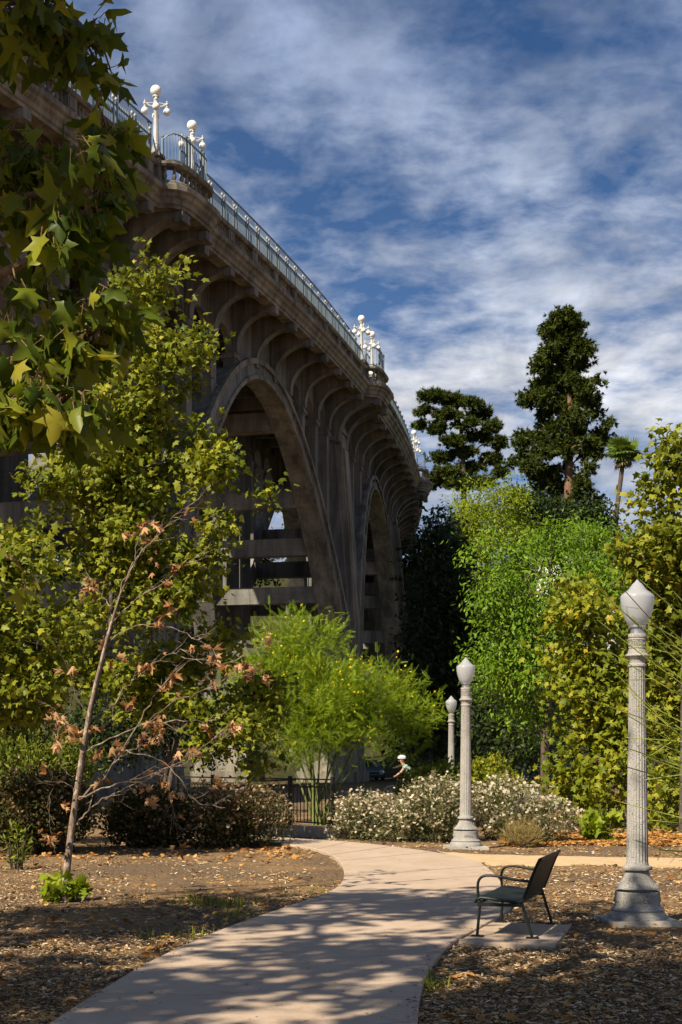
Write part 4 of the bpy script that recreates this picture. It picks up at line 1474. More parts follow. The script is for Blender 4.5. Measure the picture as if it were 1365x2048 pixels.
for cc_, rr_ in (((-2.35, 4.0, 6.5), 0.75), ((-2.7, 3.5, 7.1), 0.8), ((-2.05, 4.5, 6.0), 0.55), ((-2.7, 4.3, 6.1), 0.6), ((-1.95, 4.75, 6.9), 0.6), ((-1.85, 5.0, 5.75), 0.42), ((-2.3, 4.5, 5.4), 0.4), ((-1.75, 5.2, 6.3), 0.4), ((-2.7, 4.2, 5.9), 0.55), ((-2.9, 4.3, 6.6), 0.55)):
    over.append((np.array(cc_), np.array([rr_, rr_, rr_ * 0.7]), 4.5))  # dense out-of-view masses added to block the sun from the upper left leaves
P2, O2 = clumps(over, 560, 4, 0.55)
pos, par, rad = skeleton([tuple(p) for p in trunk], P2, 3, 4, 0.05, 0.007, 0.2, 0.5, 0.3)
me = limb_mesh('trunk', [p - b_ for p in pos], par, rad, B_SYC, trunk_r=[0.29, 0.25, 0.21, 0.17, 0.13, 0.08])
put('trunk', me, root, tr0)
# boughs that droop into the picture, each with its leafy twigs
boughs = [([(-420, 40, 6.2), (-150, 45, 5.9), (20, 45, 5.7), (105, 70, 5.7), (205, 92, 5.7)], 34, 36, 1.9),
          ([(-420, 0, 5.6), (-160, 0, 5.5), (-20, 10, 5.4), (60, 0, 5.4), (110, -10, 5.4)], 80, 26, 1.6),
          ([(-420, 350, 5.9), (-150, 320, 5.8), (0, 315, 5.7), (50, 325, 5.7), (95, 340, 5.7)], 58, 56, 1.6),
          ([(-420, 420, 5.8), (-150, 400, 5.5), (40, 405, 5.4), (140, 355, 5.4), (222, 265, 5.4)], 46, 30, 1.2),
          ([(-420, 700, 5.4), (-150, 610, 5.2), (0, 548, 5.2), (110, 500, 5.2), (165, 450, 5.2), (196, 398, 5.2), (212, 315, 5.2)], 52, 40, 1.0),
          ([(-420, 800, 5.5), (-150, 760, 5.3), (60, 715, 5.2), (130, 690, 5.2), (190, 665, 5.2), (235, 615, 5.2)], 55, 44, 1.0),
          ([(-420, 930, 5.3), (-150, 860, 5.1), (-10, 815, 5.0), (80, 780, 5.0), (150, 790, 5.0)], 60, 44, 1.2),
          ([(-420, 1050, 5.3), (-200, 1010, 5.1), (-60, 1060, 5.1), (25, 1120, 5.1)], 40, 8, 1.0)]
lm = []
for q, c in zip(np.concatenate([np.linspace(0.05, 0.97, 12), np.linspace(0.1, 0.8, 12)]), [0.1, 0.5, 0.25, 0.8, 0.35, 1.0, 0.2, 0.6, 0.45, 0.9, 0.3, 0.7] * 2):
    tv, tf = t_palmate(c * 0.3)
    nv_ = len(tv)
    yy = np.abs(tv[:, 1]).copy()
    if rr.random() < 0.45:                       # mostly three-lobed leaf
        side = tv[:, 0] < 0.3
        tv[side, 1] *= 0.35
    tv[:, 0] += rr.normal(size=nv_) * 0.035; tv[1:, 1] += rr.normal(size=nv_ - 1) * 0.03
    tv[:, 1] *= rr.uniform(0.62, 0.95)
    tv[:, 2] += yy * rr.uniform(0.1, 1.0) * rr.choice([1, 1, -1]) - rr.uniform(0.1, 0.55) * np.maximum(tv[:, 0], 0) ** 2
    tv[:, 2] += rr.normal(size=nv_) * 0.03
    lm.append(np_mesh('leaf', tv, tf, L_SYC_FG, np.full(len(tf), q)))
bm_ = MB(); leaves = []
for line, spread_px, ncl_, topw in boughs:
    P3 = [W(*q) for q in line]
    zt0 = min(max(P3[0].z - 0.5, 2.6), 7.2)
    for ta, tb in zip(trunk, trunk[1:]):          # the bough leaves the trunk here
        if ta.z <= zt0 <= tb.z: P3.insert(0, ta.lerp(tb, (zt0 - ta.z) / (tb.z - ta.z))); break
    bm_.tube([P3[0] - tr0, P3[0].lerp(P3[1], 0.5) + Vector((0, 0, 0.15)) - tr0, P3[1] - tr0], [0.06, 0.042, 0.024], 8)
    P3 = smooth_line(P3[1:], 2)
    n = len(P3)
    bm_.tube([p - tr0 for p in P3], [0.024 - 0.019 * i / (n - 1) for i in range(n)], 7)
    for k in range(ncl_):
        f = 0.30 + 0.70 * rr.random() ** 0.8
        i = min(int(f * (n - 1)), n - 2)
        st = P3[i].lerp(P3[i + 1], rr.random())
        kpx = st.y / FPX
        fade = 1.0 - 0.45 * f
        tip = st + Vector((rr.normal() * spread_px * kpx * 0.55 * fade, rr.normal() * 0.14, (rr.normal() * 0.62 - 0.35) * spread_px * kpx * fade))
        bm_.tube([st - tr0, st.lerp(tip, 0.5) + Vector((0, 0, 0.02)) - tr0, tip - tr0], [0.006, 0.0045, 0.003], 5, False)
        for q in range(int(rr.integers(3, 6))):
            base = tip + Vector((rr.normal() * 0.02, rr.normal() * 0.03, rr.normal() * 0.02))
            dr = Vector((rr.normal() * 0.65 + 0.15, rr.normal() * 0.6, -0.75 + rr.normal() * 0.5)).normalized()
            e = base + dr * rr.uniform(0.03, 0.06)                 # leaf stalk
            bm_.tube([base - tr0, e - tr0], [0.0022, 0.0016], 4, False)
            leaves.append((e, dr, rr.uniform(0.05, 0.105)))
put('branches', bm_.mesh('branches', m_bark('sycamore_twig', (0.12, 0.075, 0.035), (0.26, 0.18, 0.10), 30), True), root, tr0)
vis = [l for l in leaves if (l[0].x / l[0].y) * FPX + CXP > -90]
hid = [l for l in leaves if (l[0].x / l[0].y) * FPX + CXP <= -90]
rr.shuffle(vis) if False else None
order = rr.permutation(len(vis))
extra = []
for n_, i in enumerate(order):
    e, dr, sz = vis[i]
    nrm = np.array([[rr.normal() * 1.0, -0.2 + rr.normal() * 1.0, 0.45 + rr.normal() * 0.3]])
    rot = frames(np.array([tuple(dr)]), nrm)[0]
    if n_ < 300:
        o = bpy.data.objects.new('leaf', lm[rr.integers(0, 24)])
        col.objects.link(o); o.parent = root
        o.matrix_basis = Matrix.Translation(e - tr0) @ Matrix(rot.tolist()).to_4x4() @ Matrix.Scale(float(sz), 4)
    else: extra.append((e, rot, sz))
for e, dr, sz in hid:
    extra.append((e, frames(np.array([tuple(dr)]), rr.normal(size=(1, 3)))[0], sz))
po2, ro2, so2, ti2 = leaf_cloud(P2, O2, 24, 0.27, 0.17, TPL, 12, 0.4, 0.5, 0.6)
po2 = np.vstack([po2, np.array([tuple(x[0]) for x in extra])]); ro2 = np.concatenate([ro2, np.array([x[1] for x in extra])])
so2 = np.concatenate([so2, np.array([x[2] for x in extra])]); ti2 = np.concatenate([ti2, rr.random(len(extra))])
V1, F1_, T1 = scatter(*TP, po2 - b_, ro2, so2, ti2)
c = put('foliage', np_mesh('foliage', V1, F1_, L_SYC_FG, T1), root, tr0)
c['kind'] = 'stuff'

# --- main young sycamore in the middle distance, left
b0 = G(139, 27.5)
trunk = [b0, W(157, 1570, 27.5), W(184, 1405, 27.5), W(222, 1250, 27.5), W(225, 1050, 27.6), W(262, 880, 27.7), W(290, 700, 27.8), W(305, 570, 27.8)]
make_tree('sycamore_tree', 'tall leafy young sycamore standing left in front of the bridge', 'tree', trunk,
          [blob(300, 590, 70, 70, 27.6, .7, .8), blob(330, 700, 110, 95, 27.5, 1.0, 1), blob(420, 680, 25, 65, 27.2, .4, .25), blob(300, 830, 140, 110, 27.5, 1.3, 1.2), blob(230, 960, 190, 90, 27.4, 1.6, 1.4),
           blob(420, 940, 110, 75, 27.2, 1.1, .8), blob(470, 860, 60, 35, 27, .5, .3), blob(540, 985, 40, 30, 27, .4, .18), blob(260, 1080, 200, 80, 27.5, 1.6, 1.3), blob(470, 1080, 90, 60, 27, .8, .6), blob(90, 1010, 70, 70, 27.3, .7, .4),
           blob(300, 1180, 170, 90, 27.8, 1.4, .9)],
          760, 24, 0.15, 0.125, TPL, L_SYC, B_SYC_D, 41, shell=0.5, lumps=(190, 0.36), limbs=240, trunk_r=[0.075, 0.06, 0.055, 0.05, 0.05, 0.04, 0.028, 0.012], rtip=0.006, rmax=0.1, droop=0.35, parts=240)
# --- further young sycamores behind it
b0 = G(-60, 23.5)
make_tree('sycamore_tree', 'leafy sycamore at the left edge, lower and darker than its neighbour', 'tree',
          [b0, b0 + Vector((.1, 0, 1.6)), b0 + Vector((.3, .1, 3)), b0 + Vector((.3, .1, 4.4))],
          [blob(20, 1130, 110, 80, 23.5, 1.0, 1), blob(60, 1250, 130, 90, 23.5, 1.2, 1.3), blob(40, 1380, 130, 80, 23.5, 1.1, 1), blob(-120, 1200, 130, 160, 23, 1.4, 1.2)],
          420, 22, 0.17, 0.12, TPL, L_SYC, B_SYC_D, 42, limbs=110, rtip=0.006, rmax=0.08, lumps=(95, 0.38))
b0 = G(330, 29)
make_tree('sycamore_tree', 'spreading sycamore boughs low behind the dead sapling and brown shrubs', 'tree',
          [b0, b0 + Vector((.1, 0, 1.2)), b0 + Vector((.25, .1, 2.2)), b0 + Vector((.3, .1, 3.0))],
          [blob(440, 1440, 110, 55, 28.4, .8, 1), blob(520, 1400, 70, 60, 29.5, .6, .6), blob(300, 1360, 120, 80, 29.5, 1.0, 1), blob(500, 1520, 60, 40, 28.5, .5, .4), blob(480, 1270, 60, 35, 28.8, .5, .35), blob(420, 1330, 80, 50, 29.3, .6, .5), blob(180, 1330, 90, 90, 30, .9, .8)],
          330, 24, 0.15, 0.125, TPL, L_SYC, B_SYC_D, 43, limbs=120, rtip=0.006, rmax=0.09, lumps=(80, 0.34))

b0 = G(330, 42)
make_tree('evergreen_tree', 'dark dense evergreen behind the left sycamores and park fence', 'tree',
          [b0, b0 + Vector((0, 0, .8)), b0 + Vector((.1, 0, 1.8)), b0 + Vector((.1, 0, 2.8))],
          [blob(250, 1450, 120, 70, 42, 1.2, 1), blob(400, 1460, 110, 70, 42.5, 1.2, 1), blob(120, 1480, 130, 70, 42, 1.2, 1), blob(510, 1480, 50, 50, 42, .8, .5), blob(300, 1350, 90, 60, 43, 1.0, .6), blob(20, 1430, 80, 90, 42, 1.2, .8)],
          620, 18, 0.22, 0.16, TO, L_DARK, B_DARK, 44, limbs=100, rmax=0.12)
# --- dying sapling with dried leaves
b0 = GP(130, 1805)
root = empty('sapling_tree', b0, 0, 'thin dying sapling with brown dried leaves standing on the mulch', 'tree')
d0 = b0.y
trunk = [tuple(b0 + Vector((0, 0, -0.05)))] + [tuple(W(px, py, d0 + k)) for px, py, k in [(134, 1740, 0), (143, 1660, .02), (153, 1590, .03), (163, 1520, .03), (176, 1440, .0), (191, 1370, 0), (206, 1310, -.05), (222, 1250, -.05), (240, 1190, 0), (262, 1140, .1), (285, 1100, .1), (330, 1060, .1)]]
rs = np.random.default_rng(77)
# main limbs as drawn by the tree: (points in the photo), base radius
limbs_ = [([(165, 1505), (225, 1472), (290, 1450), (350, 1437), (400, 1446), (445, 1432)], .016),
          ([(160, 1600), (205, 1560), (232, 1522), (262, 1500), (300, 1480)], .017),
          ([(158, 1598), (230, 1567), (290, 1556), (350, 1528), (400, 1500), (440, 1470)], .017),
          ([(155, 1648), (180, 1618), (205, 1598), (262, 1570), (320, 1545)], .020),
          ([(205, 1310), (250, 1380), (222, 1420)], .006),
          ([(222, 1415), (255, 1372), (287, 1342), (310, 1322), (345, 1306), (385, 1298)], .010),
          ([(246, 1500), (287, 1430), (320, 1380), (342, 1350), (400, 1308)], .011),
          ([(208, 1300), (250, 1255), (310, 1250), (360, 1262), (400, 1280), (430, 1300)], .010),
          ([(222, 1250), (262, 1205), (330, 1165), (370, 1130), (410, 1105)], .010),
          ([(240, 1190), (262, 1130), (285, 1105), (317, 1070), (350, 1030), (372, 1012)], .012),
          ([(225, 1240), (215, 1200), (195, 1180), (182, 1160)], .008),
          ([(270, 1120), (278, 1085), (284, 1050)], .006),
          ([(250, 1502), (310, 1515), (350, 1540), (372, 1575), (388, 1605), (435, 1612)], .010),
          ([(333, 1545), (345, 1600), (352, 1650), (358, 1690)], .005),
          ([(148, 1560), (120, 1530), (118, 1470), (112, 1420)], .009),
          ([(150, 1580), (125, 1560), (105, 1575), (98, 1620), (104, 1665)], .006),
          ([(290, 1450), (345, 1400), (400, 1385), (450, 1360), (510, 1345)], .009),
          ([(320, 1545), (380, 1520), (430, 1490), (470, 1455)], .008),
          ([(345, 1306), (420, 1330), (470, 1320), (500, 1300)], .008),
          ([(175, 1445), (120, 1290), (85, 1290)], .005)]
mb = MB()
n = len(trunk)
mb.tube([tuple(Vector(p) - b0) for p in trunk], [0.058, 0.045, 0.040, 0.037, 0.031, 0.026, 0.022, 0.019, 0.016, 0.012, 0.009, 0.007, 0.004], 10)
def trunk_d(py):
    return d0
tips = []
for line, r0 in limbs_:
    slope = rs.uniform(-0.5, 0.5)
    P3 = [W(px, py, d0 + slope * (i / (len(line) - 1))) for i, (px, py) in enumerate(line)]
    P3 = [p + Vector((rs.normal(), rs.normal(), rs.normal())) * (0.012 if 0 < i else 0) for i, p in enumerate(smooth_line(P3, 2))]
    m = len(P3)
    mb.tube([p - b0 for p in P3], [0.72 * r0 * (1 - 0.8 * i / (m - 1)) for i in range(m)], 6)
    tips.append(P3[-1])
    for k in range(7):                        # twigs
        i = rs.integers(m // 4, m - 1)
        t = (P3[i + 1] - P3[i - 1]).normalized()
        sd = Vector((rs.normal(), rs.normal(), rs.normal() + 0.25)).normalized()
        L = rs.uniform(0.12, 0.42)
        q1 = P3[i] + (t * 0.8 + sd * 0.6).normalized() * L * 0.5
        q2 = q1 + (t * 0.6 + sd * 0.55 + Vector((0, 0, rs.uniform(-.2, .3)))).normalized() * L * 0.5
        mb.tube([P3[i] - b0, q1 - b0, q2 - b0], [r0 * 0.35, r0 * 0.25, 0.0015], 4, False)
        if rs.random() < 0.5: tips.append(q2)
        for _ in range(2):
            q3 = q1 + Vector(rs.normal(size=3)).normalized() * L * 0.3
            mb.tube([q1 - b0, q3 - b0], [r0 * 0.18, 0.001], 3, False)
put('trunk', mb.mesh('trunk', B_TWIG, True), root, b0)
dl = [np_mesh('dried_leaf', t_palmate(c)[0] * np.array([1, 0.7, 1]), t_palmate(c)[1], L_DRY, np.full(len(TP[1]), q)) for q, c in zip(np.linspace(0.1, 0.95, 6), np.linspace(0.6, 1.6, 6))]
more = [(175, 1165), (170, 1178), (300, 1048), (250, 1070), (312, 1048), (350, 1130), (310, 1130), (345, 1170), (330, 1235), (345, 1220), (205, 1280), (410, 1300), (425, 1305), (440, 1315), (475, 1330), (490, 1325), (500, 1345), (525, 1355), (460, 1335), (350, 1350), (340, 1375), (240, 1320), (300, 1335), (150, 1460), (155, 1475), (115, 1450), (110, 1430), (130, 1440), (140, 1465), (195, 1510), (230, 1495), (210, 1560), (205, 1575), (125, 1610), (105, 1680), (100, 1670), (295, 1600), (300, 1590), (370, 1625), (325, 1440), (310, 1445), (390, 1500), (360, 1505), (340, 1575), (275, 1470), (85, 1540), (420, 1460), (110, 1480), (265, 1410)]
spots = [W(px, py, d0 + rs.uniform(-.4, .4)) for px, py in more] + [tips[i] for i in rs.permutation(len(tips))[:26]]
ncl = 0
for sp_ in spots:
    cc = np.array(sp_)
    for q in range(rs.integers(3, 6)):
        if ncl >= 298: break
        o = bpy.data.objects.new('dried_leaf', dl[rs.integers(0, 6)])
        col.objects.link(o); o.parent = root
        dr = Vector((rs.normal() * .7, rs.normal() * .7, -0.6)).normalized()
        rot = frames(np.array([dr]), rs.normal(size=(1, 3)))[0]
        o.matrix_basis = Matrix.Translation(Vector((cc + rs.normal(size=3) * 0.035 - np.array(b0)).tolist())) @ Matrix(rot.tolist()).to_4x4() @ Matrix.Scale(float(rs.uniform(0.05, 0.115)), 4)
        ncl += 1

# --- shrubs
def shrub(name, label, blobs, n, per, spread, size, tmpl, lmat, seed, flowers=None, group=None, stems=40, droop=0.0, updir=0.5, cat='shrub', shell=0.35, bmat=None):
    c0 = blobs[0][0]
    base = Vector((float(c0[0]), float(c0[1]), ground_z(c0[0], c0[1])))
    root = empty(name, base, 0, label, cat, group)
    bb = np.array(base)
    P, O = clumps(blobs, n, seed, shell)
    P[:, 2] = np.maximum(P[:, 2], bb[2] + 0.05 + 0.1 * np.random.default_rng(seed).random(len(P)))
    # stems fan out from the ground below
    mb = MB()
    for i in range(min(stems, n)):
        p = P[i]
        g = np.array([bb[0] + (p[0] - bb[0]) * 0.55, bb[1] + (p[1] - bb[1]) * 0.55, bb[2] - 0.02])
        m = (g + p) / 2 + np.array([0, 0, 0.08])
        mb.tube([tuple(g - bb), tuple(m - bb), tuple(p - bb)], [0.012, 0.009, 0.004], 4, False)
    put('stems', mb.mesh('stems', bmat or B_DARK), root, base)
    pp, ro, s, ti = leaf_cloud(P, O, per, spread, size, tmpl, seed, droop, 0.5, 0.5, updir=updir)
    k = pp[:, 2] > bb[2] + 0.01
    V, F, T = scatter(*tmpl, pp[k] - bb, ro[k], s[k], ti[k])
    put('foliage', np_mesh('foliage', V, F, lmat, T), root, base)
    if flowers:
        fmat, nf, fs, frac = flowers
        r = np.random.default_rng(seed + 3)
        outer = np.argsort(-((P[:, 2] - bb[2]) / max(np.ptp(P[:, 2]), 0.1) * 1.2 + r.random(len(O)) * 0.9 - 0.35 * O[:, 1]))[:int(len(O) * frac)]
        fp = np.repeat(P[outer] + O[outer] * spread * 0.7, nf, axis=0) + r.normal(size=(len(outer) * nf, 3)) * spread * 0.8 + np.array([0, 0, spread * 0.7])
        # flat-topped heads of many small petals
        tv = [(-.4, -.35, .1), (.4, -.3, .12), (0, .45, .1)]; tf = [(0, 1, 2)]
        for i in range(6):
            a = i * math.pi / 3
            cx_, cy_ = 0.62 * math.cos(a), 0.62 * math.sin(a)
            b0_ = len(tv)
            tv += [(cx_ - .38, cy_ - .3, 0.05 * (i % 2)), (cx_ + .38, cy_ - .25, 0.12), (cx_, cy_ + .42, 0.02)]
            tf.append((b0_, b0_ + 1, b0_ + 2))
        tv = np.array(tv); tf = np.array(tf)
        up = unit(np.array([[0, 0, 1.0]]) + r.normal(size=fp.shape) * 0.45)
        dd = unit(r.normal(size=fp.shape))
        V, F, T = scatter(tv, tf, fp - bb, frames(dd, up), fs * r.uniform(0.6, 1.3, len(fp)), r.random(len(fp)))
        put('flowers', np_mesh('flowers', V, F, fmat, T), root, base)['kind'] = 'stuff'
    return root
L_BUCK = m_leaf('grey_green_shrub_leaf', [(0.0, (0.035, 0.045, 0.014)), (0.6, (0.10, 0.11, 0.035)), (1.0, (0.20, 0.18, 0.07))], 0.25, 0.6)
# white flowering buckwheat, three mounds
shrub('buckwheat_shrub', 'white flowering shrub mound right of the black park fence', [blob(735, 1640, 80, 48, 29.5, .6, 1), blob(800, 1655, 70, 40, 29, .5, .8)], 380, 18, 0.09, 0.075, TON, L_BUCK, 51, (F_WHITE, 8, 0.031, 0.6), 'white flowering shrubs')
shrub('buckwheat_shrub', 'tall white flowering shrub mound just left of the middle lamp post', [blob(870, 1625, 75, 62, 28.6, .7, 1), blob(905, 1605, 50, 40, 29.4, .5, .6)], 420, 18, 0.09, 0.075, TON, L_BUCK, 52, (F_WHITE, 8, 0.031, 0.55), 'white flowering shrubs')
shrub('buckwheat_shrub', 'white flowering shrub mound right of the middle lamp post', [blob(1010, 1625, 75, 60, 29.2, .7, 1), blob(1080, 1650, 75, 45, 28.2, .6, .9)], 460, 18, 0.09, 0.075, TON, L_BUCK, 53, (F_WHITE, 8, 0.034, 0.6), 'white flowering shrubs')
# brown, faded buckwheat on the left
shrub('buckwheat_shrub', 'dark brown faded shrub left of the path bend by the fence', [blob(500, 1640, 85, 62, 27.3, .8, 1), blob(430, 1640, 80, 62, 27.0, .8, 1)], 640, 18, 0.09, 0.075, TON, L_OLIVE, 54, (F_TAN, 5, 0.034, 0.5), 'brown faded shrubs')
shrub('buckwheat_shrub', 'dark brown faded shrub behind the sapling trunk', [blob(300, 1640, 90, 62, 27.0, .8, 1)], 460, 19, 0.09, 0.085, TO, L_OLIVE, 55, (F_TAN, 4, 0.034, 0.4), 'brown faded shrubs')
shrub('buckwheat_shrub', 'brown and green shrub at the left edge behind the mulch', [blob(70, 1625, 120, 75, 25.5, .9, 1)], 560, 19, 0.10, 0.09, TO, L_OLIVE, 56, (F_TAN, 4, 0.034, 0.4), 'brown faded shrubs')
shrub('willow_shrub', 'upright green shrub behind the brown shrub at left edge', [blob(60, 1530, 110, 60, 28, .8, 1), blob(150, 1540, 60, 50, 28.5, .6, .6)], 260, 15, 0.12, 0.13, TON, L_SHRUB, 57, updir=0.7)
shrub('green_shrub', 'green shrub with yellow tips behind the white flowers, left of lamps', [blob(850, 1578, 48, 40, 34, .6, 1), blob(888, 1562, 28, 32, 34.5, .5, .6)], 240, 14, 0.12, 0.11, TO, L_SHRUB, 58)
shrub('green_shrub', 'green and yellow shrub behind the white flowers, right of middle lamp', [blob(975, 1560, 50, 40, 34, .6, 1), blob(1010, 1575, 35, 30, 33.5, .5, .6)], 220, 14, 0.12, 0.11, TO, L_YEL, 59)
shrub('grass_tuft', 'straw coloured grass tuft at foot of the white shrub right of lamp', [blob(1043, 1680, 34, 28, 27.2, .3, 1)], 60, 22, 0.06, 0.22, t_oval(0.02, 0.0), L_GRASS, 60, stems=10, updir=1.0, cat='grass')
shrub('green_plant', 'fresh green suckers round the foot of the dying sapling', [(np.array(b0) + np.array([0, 0.05, 0.12]), np.array([0.27, 0.2, 0.13]), 1)], 26, 5, 0.05, 0.13, TPL, L_LIME, 61, stems=12, cat='plant', updir=0.6)
shrub('green_plant', 'thin green weed at the left edge by the dark shrubs', [(np.array(GP(35, 1740)) + np.array([0, 0, 0.35]), np.array([0.22, 0.2, 0.35]), 1)], 30, 7, 0.06, 0.11, TON, L_SHRUB, 62, stems=20, cat='plant', updir=0.6)
shrub('green_plant', 'small leafy plant in leaf litter left of the right lamp post', [blob(1205, 1655, 40, 25, 28.8, .3, 1)], 26, 6, 0.07, 0.18, TPL, L_LIME, 63, stems=12, cat='plant', updir=0.4)

# --- palo verde behind the fence
def palo_verde(label, base, blobs, n, seed, flowers=0.22):
    root = empty('palo_verde_tree', base, 0, label, 'tree')
    bb = np.array(base)
    P, O = clumps(blobs, n, seed, 0.5)
    r_ = np.random.default_rng(seed + 2)
    ang = np.arctan2(P[:, 1] - bb[1], P[:, 0] - bb[0] + 0.0)
    hz_ = np.hypot(P[:, 0] - bb[0], (P[:, 1] - bb[1]))
    allp = [bb.copy()]; allq = [-1]; allr = [0.05]
    grp = np.digitize(P[:, 0], np.quantile(P[:, 0], np.linspace(0, 1, 13)[1:-1]))
    for gk in range(12):
        ids = np.where(grp == gk)[0][:22]
        if len(ids) < 3: continue
        cen = P[ids].mean(0)
        st = bb + np.array([r_.normal() * 0.10, r_.normal() * 0.10, -0.05])
        mid0 = st + (cen - st) * np.array([0.22, 0.22, 0.30]); mid1 = st + (cen - st) * np.array([0.5, 0.5, 0.58])
        pos, par, rad = skeleton([tuple(st), tuple(mid0), tuple(mid1)], P[ids], seed + gk, 4, -0.05, 0.0045, 0.03, 0.5, 0.2)
        o0 = len(allp)
        allp += list(pos); allq += [q + o0 if q >= 0 else 0 for q in par]; rr2 = list(rad); rr2[0] = 0.034; rr2[1] = 0.028; rr2[2] = 0.02; allr += rr2
    keep_first = allp[1]
    allp[0] = np.array(keep_first)
    put('trunk', limb_mesh('trunk', [p - bb for p in allp], allq, np.array(allr), B_GREEN), root, base)
    pp, ro, s, ti = leaf_cloud(P, O, 24, 0.18, 0.27, TF, seed, -0.45, 0.7, 0.2)
    V, F, T = scatter(*TF, pp - bb, ro, s, ti)
    put('crown', np_mesh('crown', V, F, L_PALO, T), root, base)
    r = np.random.default_rng(seed + 8)
    outer = np.argsort(-(O[:, 2] + r.random(len(O)) * 0.9))[:int(len(O) * 0.5)]
    nf = int(len(P) * 9 * flowers)
    fp = P[r.choice(outer, nf)] + r.normal(size=(nf, 3)) * 0.16 + np.array([0, 0, 0.12])
    tv, tf = t_oval(0.4, 0.1)
    V, F, T = scatter(tv, tf, fp - bb, frames(unit(r.normal(size=(nf, 3))), unit(r.normal(size=(nf, 3)))), r.uniform(0.045, 0.08, nf), r.random(nf))
    put('flowers', np_mesh('flowers', V, F, F_YEL, T), root, base)['kind'] = 'stuff'
palo_verde('feathery bright green shrub with yellow flowers behind the black fence', G(640, 35.5),
           [blob(560, 1330, 80, 60, 35.5, 1.0, .9), blob(610, 1275, 75, 45, 35.5, .9, .8), blob(640, 1400, 150, 80, 35.3, 1.3, 1.6), blob(760, 1400, 90, 60, 35.5, 1.0, 1), blob(820, 1430, 60, 45, 35.4, .7, .5), blob(650, 1470, 130, 50, 35, 1.1, .9), blob(500, 1400, 60, 80, 35.8, .8, .7), blob(760, 1330, 45, 40, 35.5, .5, .3), blob(780, 1490, 70, 30, 35, .6, .4)], 620, 71)

# --- palo verde shoots reaching in from the right
pb = Vector((5.0, 11.4, 0))
root = empty('palo_verde_tree', pb, 0, 'thin arching lime green shoots reaching in at right past the lamp post', 'tree')
rs = np.random.default_rng(5)
tipsp = [(1180, 1160), (1205, 1190), (1240, 1170), (1275, 1155), (1215, 1300), (1180, 1400), (1255, 1430), (1210, 1480), (1240, 1530), (1265, 1390), (1290, 1560), (1270, 1680), (1300, 1640), (1320, 1450), (1310, 1350), (1330, 1250), (1290, 1310), (1345, 1180), (1355, 1520), (1335, 1580), (1225, 1600), (1300, 1480), (1350, 1380), (1320, 1700), (1360, 1640), (1195, 1240), (1230, 1345), (1290, 1240), (1300, 1410), (1330, 1500), (1285, 1510), (1345, 1290), (1310, 1560), (1350, 1450), (1340, 1340), (1250, 1475)]
mb = MB(); fp = []; fd_ = []
mb.tube([pb + Vector((0, 0, -.05)), pb + Vector((-.1, 0, .8)), pb + Vector((-.3, -.1, 1.7))], [0.07, 0.055, 0.03], 8)
hub = pb + Vector((-.25, -.1, 1.4))
for px, py in tipsp:
    e = W(px, py, rs.uniform(9.6, 11.2))
    st = hub + Vector((rs.uniform(-.1, .1), rs.uniform(-.1, .1), rs.uniform(-.9, .3)))
    mid_ = st.lerp(e, 0.5) + Vector((rs.uniform(-.1, .1), rs.uniform(-.2, .2), rs.uniform(-.35, 0.15)))
    pts = []
    for i in range(15):
        t = i / 14
        pts.append(st * (1 - t) ** 2 + mid_ * 2 * t * (1 - t) + e * t * t)
    mb.tube(pts, [0.011 - 0.0075 * i / 14 for i in range(15)], 5)
    for i in range(4, 15):
        dirv = (pts[min(i + 1, 14)] - pts[i - 1]).normalized()
        if rs.random() < 0.75:
            sd = Vector(rs.normal(size=3)).cross(dirv).normalized()
            fp.append(pts[i]); fd_.append((dirv + sd * 0.9))
        if rs.random() < 0.35 and i < 13:   # side twig
            sd = Vector(rs.normal(size=3)).cross(dirv).normalized()
            q = pts[i] + (dirv * 0.8 + sd * 0.6) * rs.uniform(0.15, 0.35)
            mb.tube([pts[i], q], [0.004, 0.0018], 4)
            for f in (0.4, 0.7, 1.0):
                fp.append(pts[i].lerp(q, f)); fd_.append(dirv + sd * rs.uniform(-.5, 1.2))
mb.v = [tuple(Vector(v) - pb) for v in mb.v]
put('shoots', mb.mesh('shoots', m_bark('lime_shoot_bark', (0.22, 0.27, 0.04), (0.36, 0.40, 0.08), 20), True), root, pb)
tvf = t_feather(9, 0.02, 0.9, 0.10)
A = np.array([tuple(p) for p in fp]); D = np.array([tuple(p) for p in fd_])
V, F, T = scatter(*tvf, A - np.array(pb), frames(D, rs.normal(size=D.shape)), rs.uniform(0.08, 0.17, len(A)), rs.random(len(A)))
put('leaflets', np_mesh('leaflets', V, F, L_PALO, T), root, pb)
tv, tf = t_oval(0.45, 0.1)
fl_p = np.array([tuple(W(1277, 1415, 10.3))] + [tuple(W(*q, 10.3)) for q in ((1262, 1162), (1330, 1395), (1345, 1600))])
fl_p = np.repeat(fl_p, 5, axis=0)
V, F, T = scatter(tv, tf, fl_p - np.array(pb), frames(unit(rs.normal(size=fl_p.shape)), rs.normal(size=fl_p.shape)), np.full(len(fl_p), 0.018), rs.random(len(fl_p)))
put('flowers', np_mesh('flowers', V, F, F_YEL, T), root, pb)

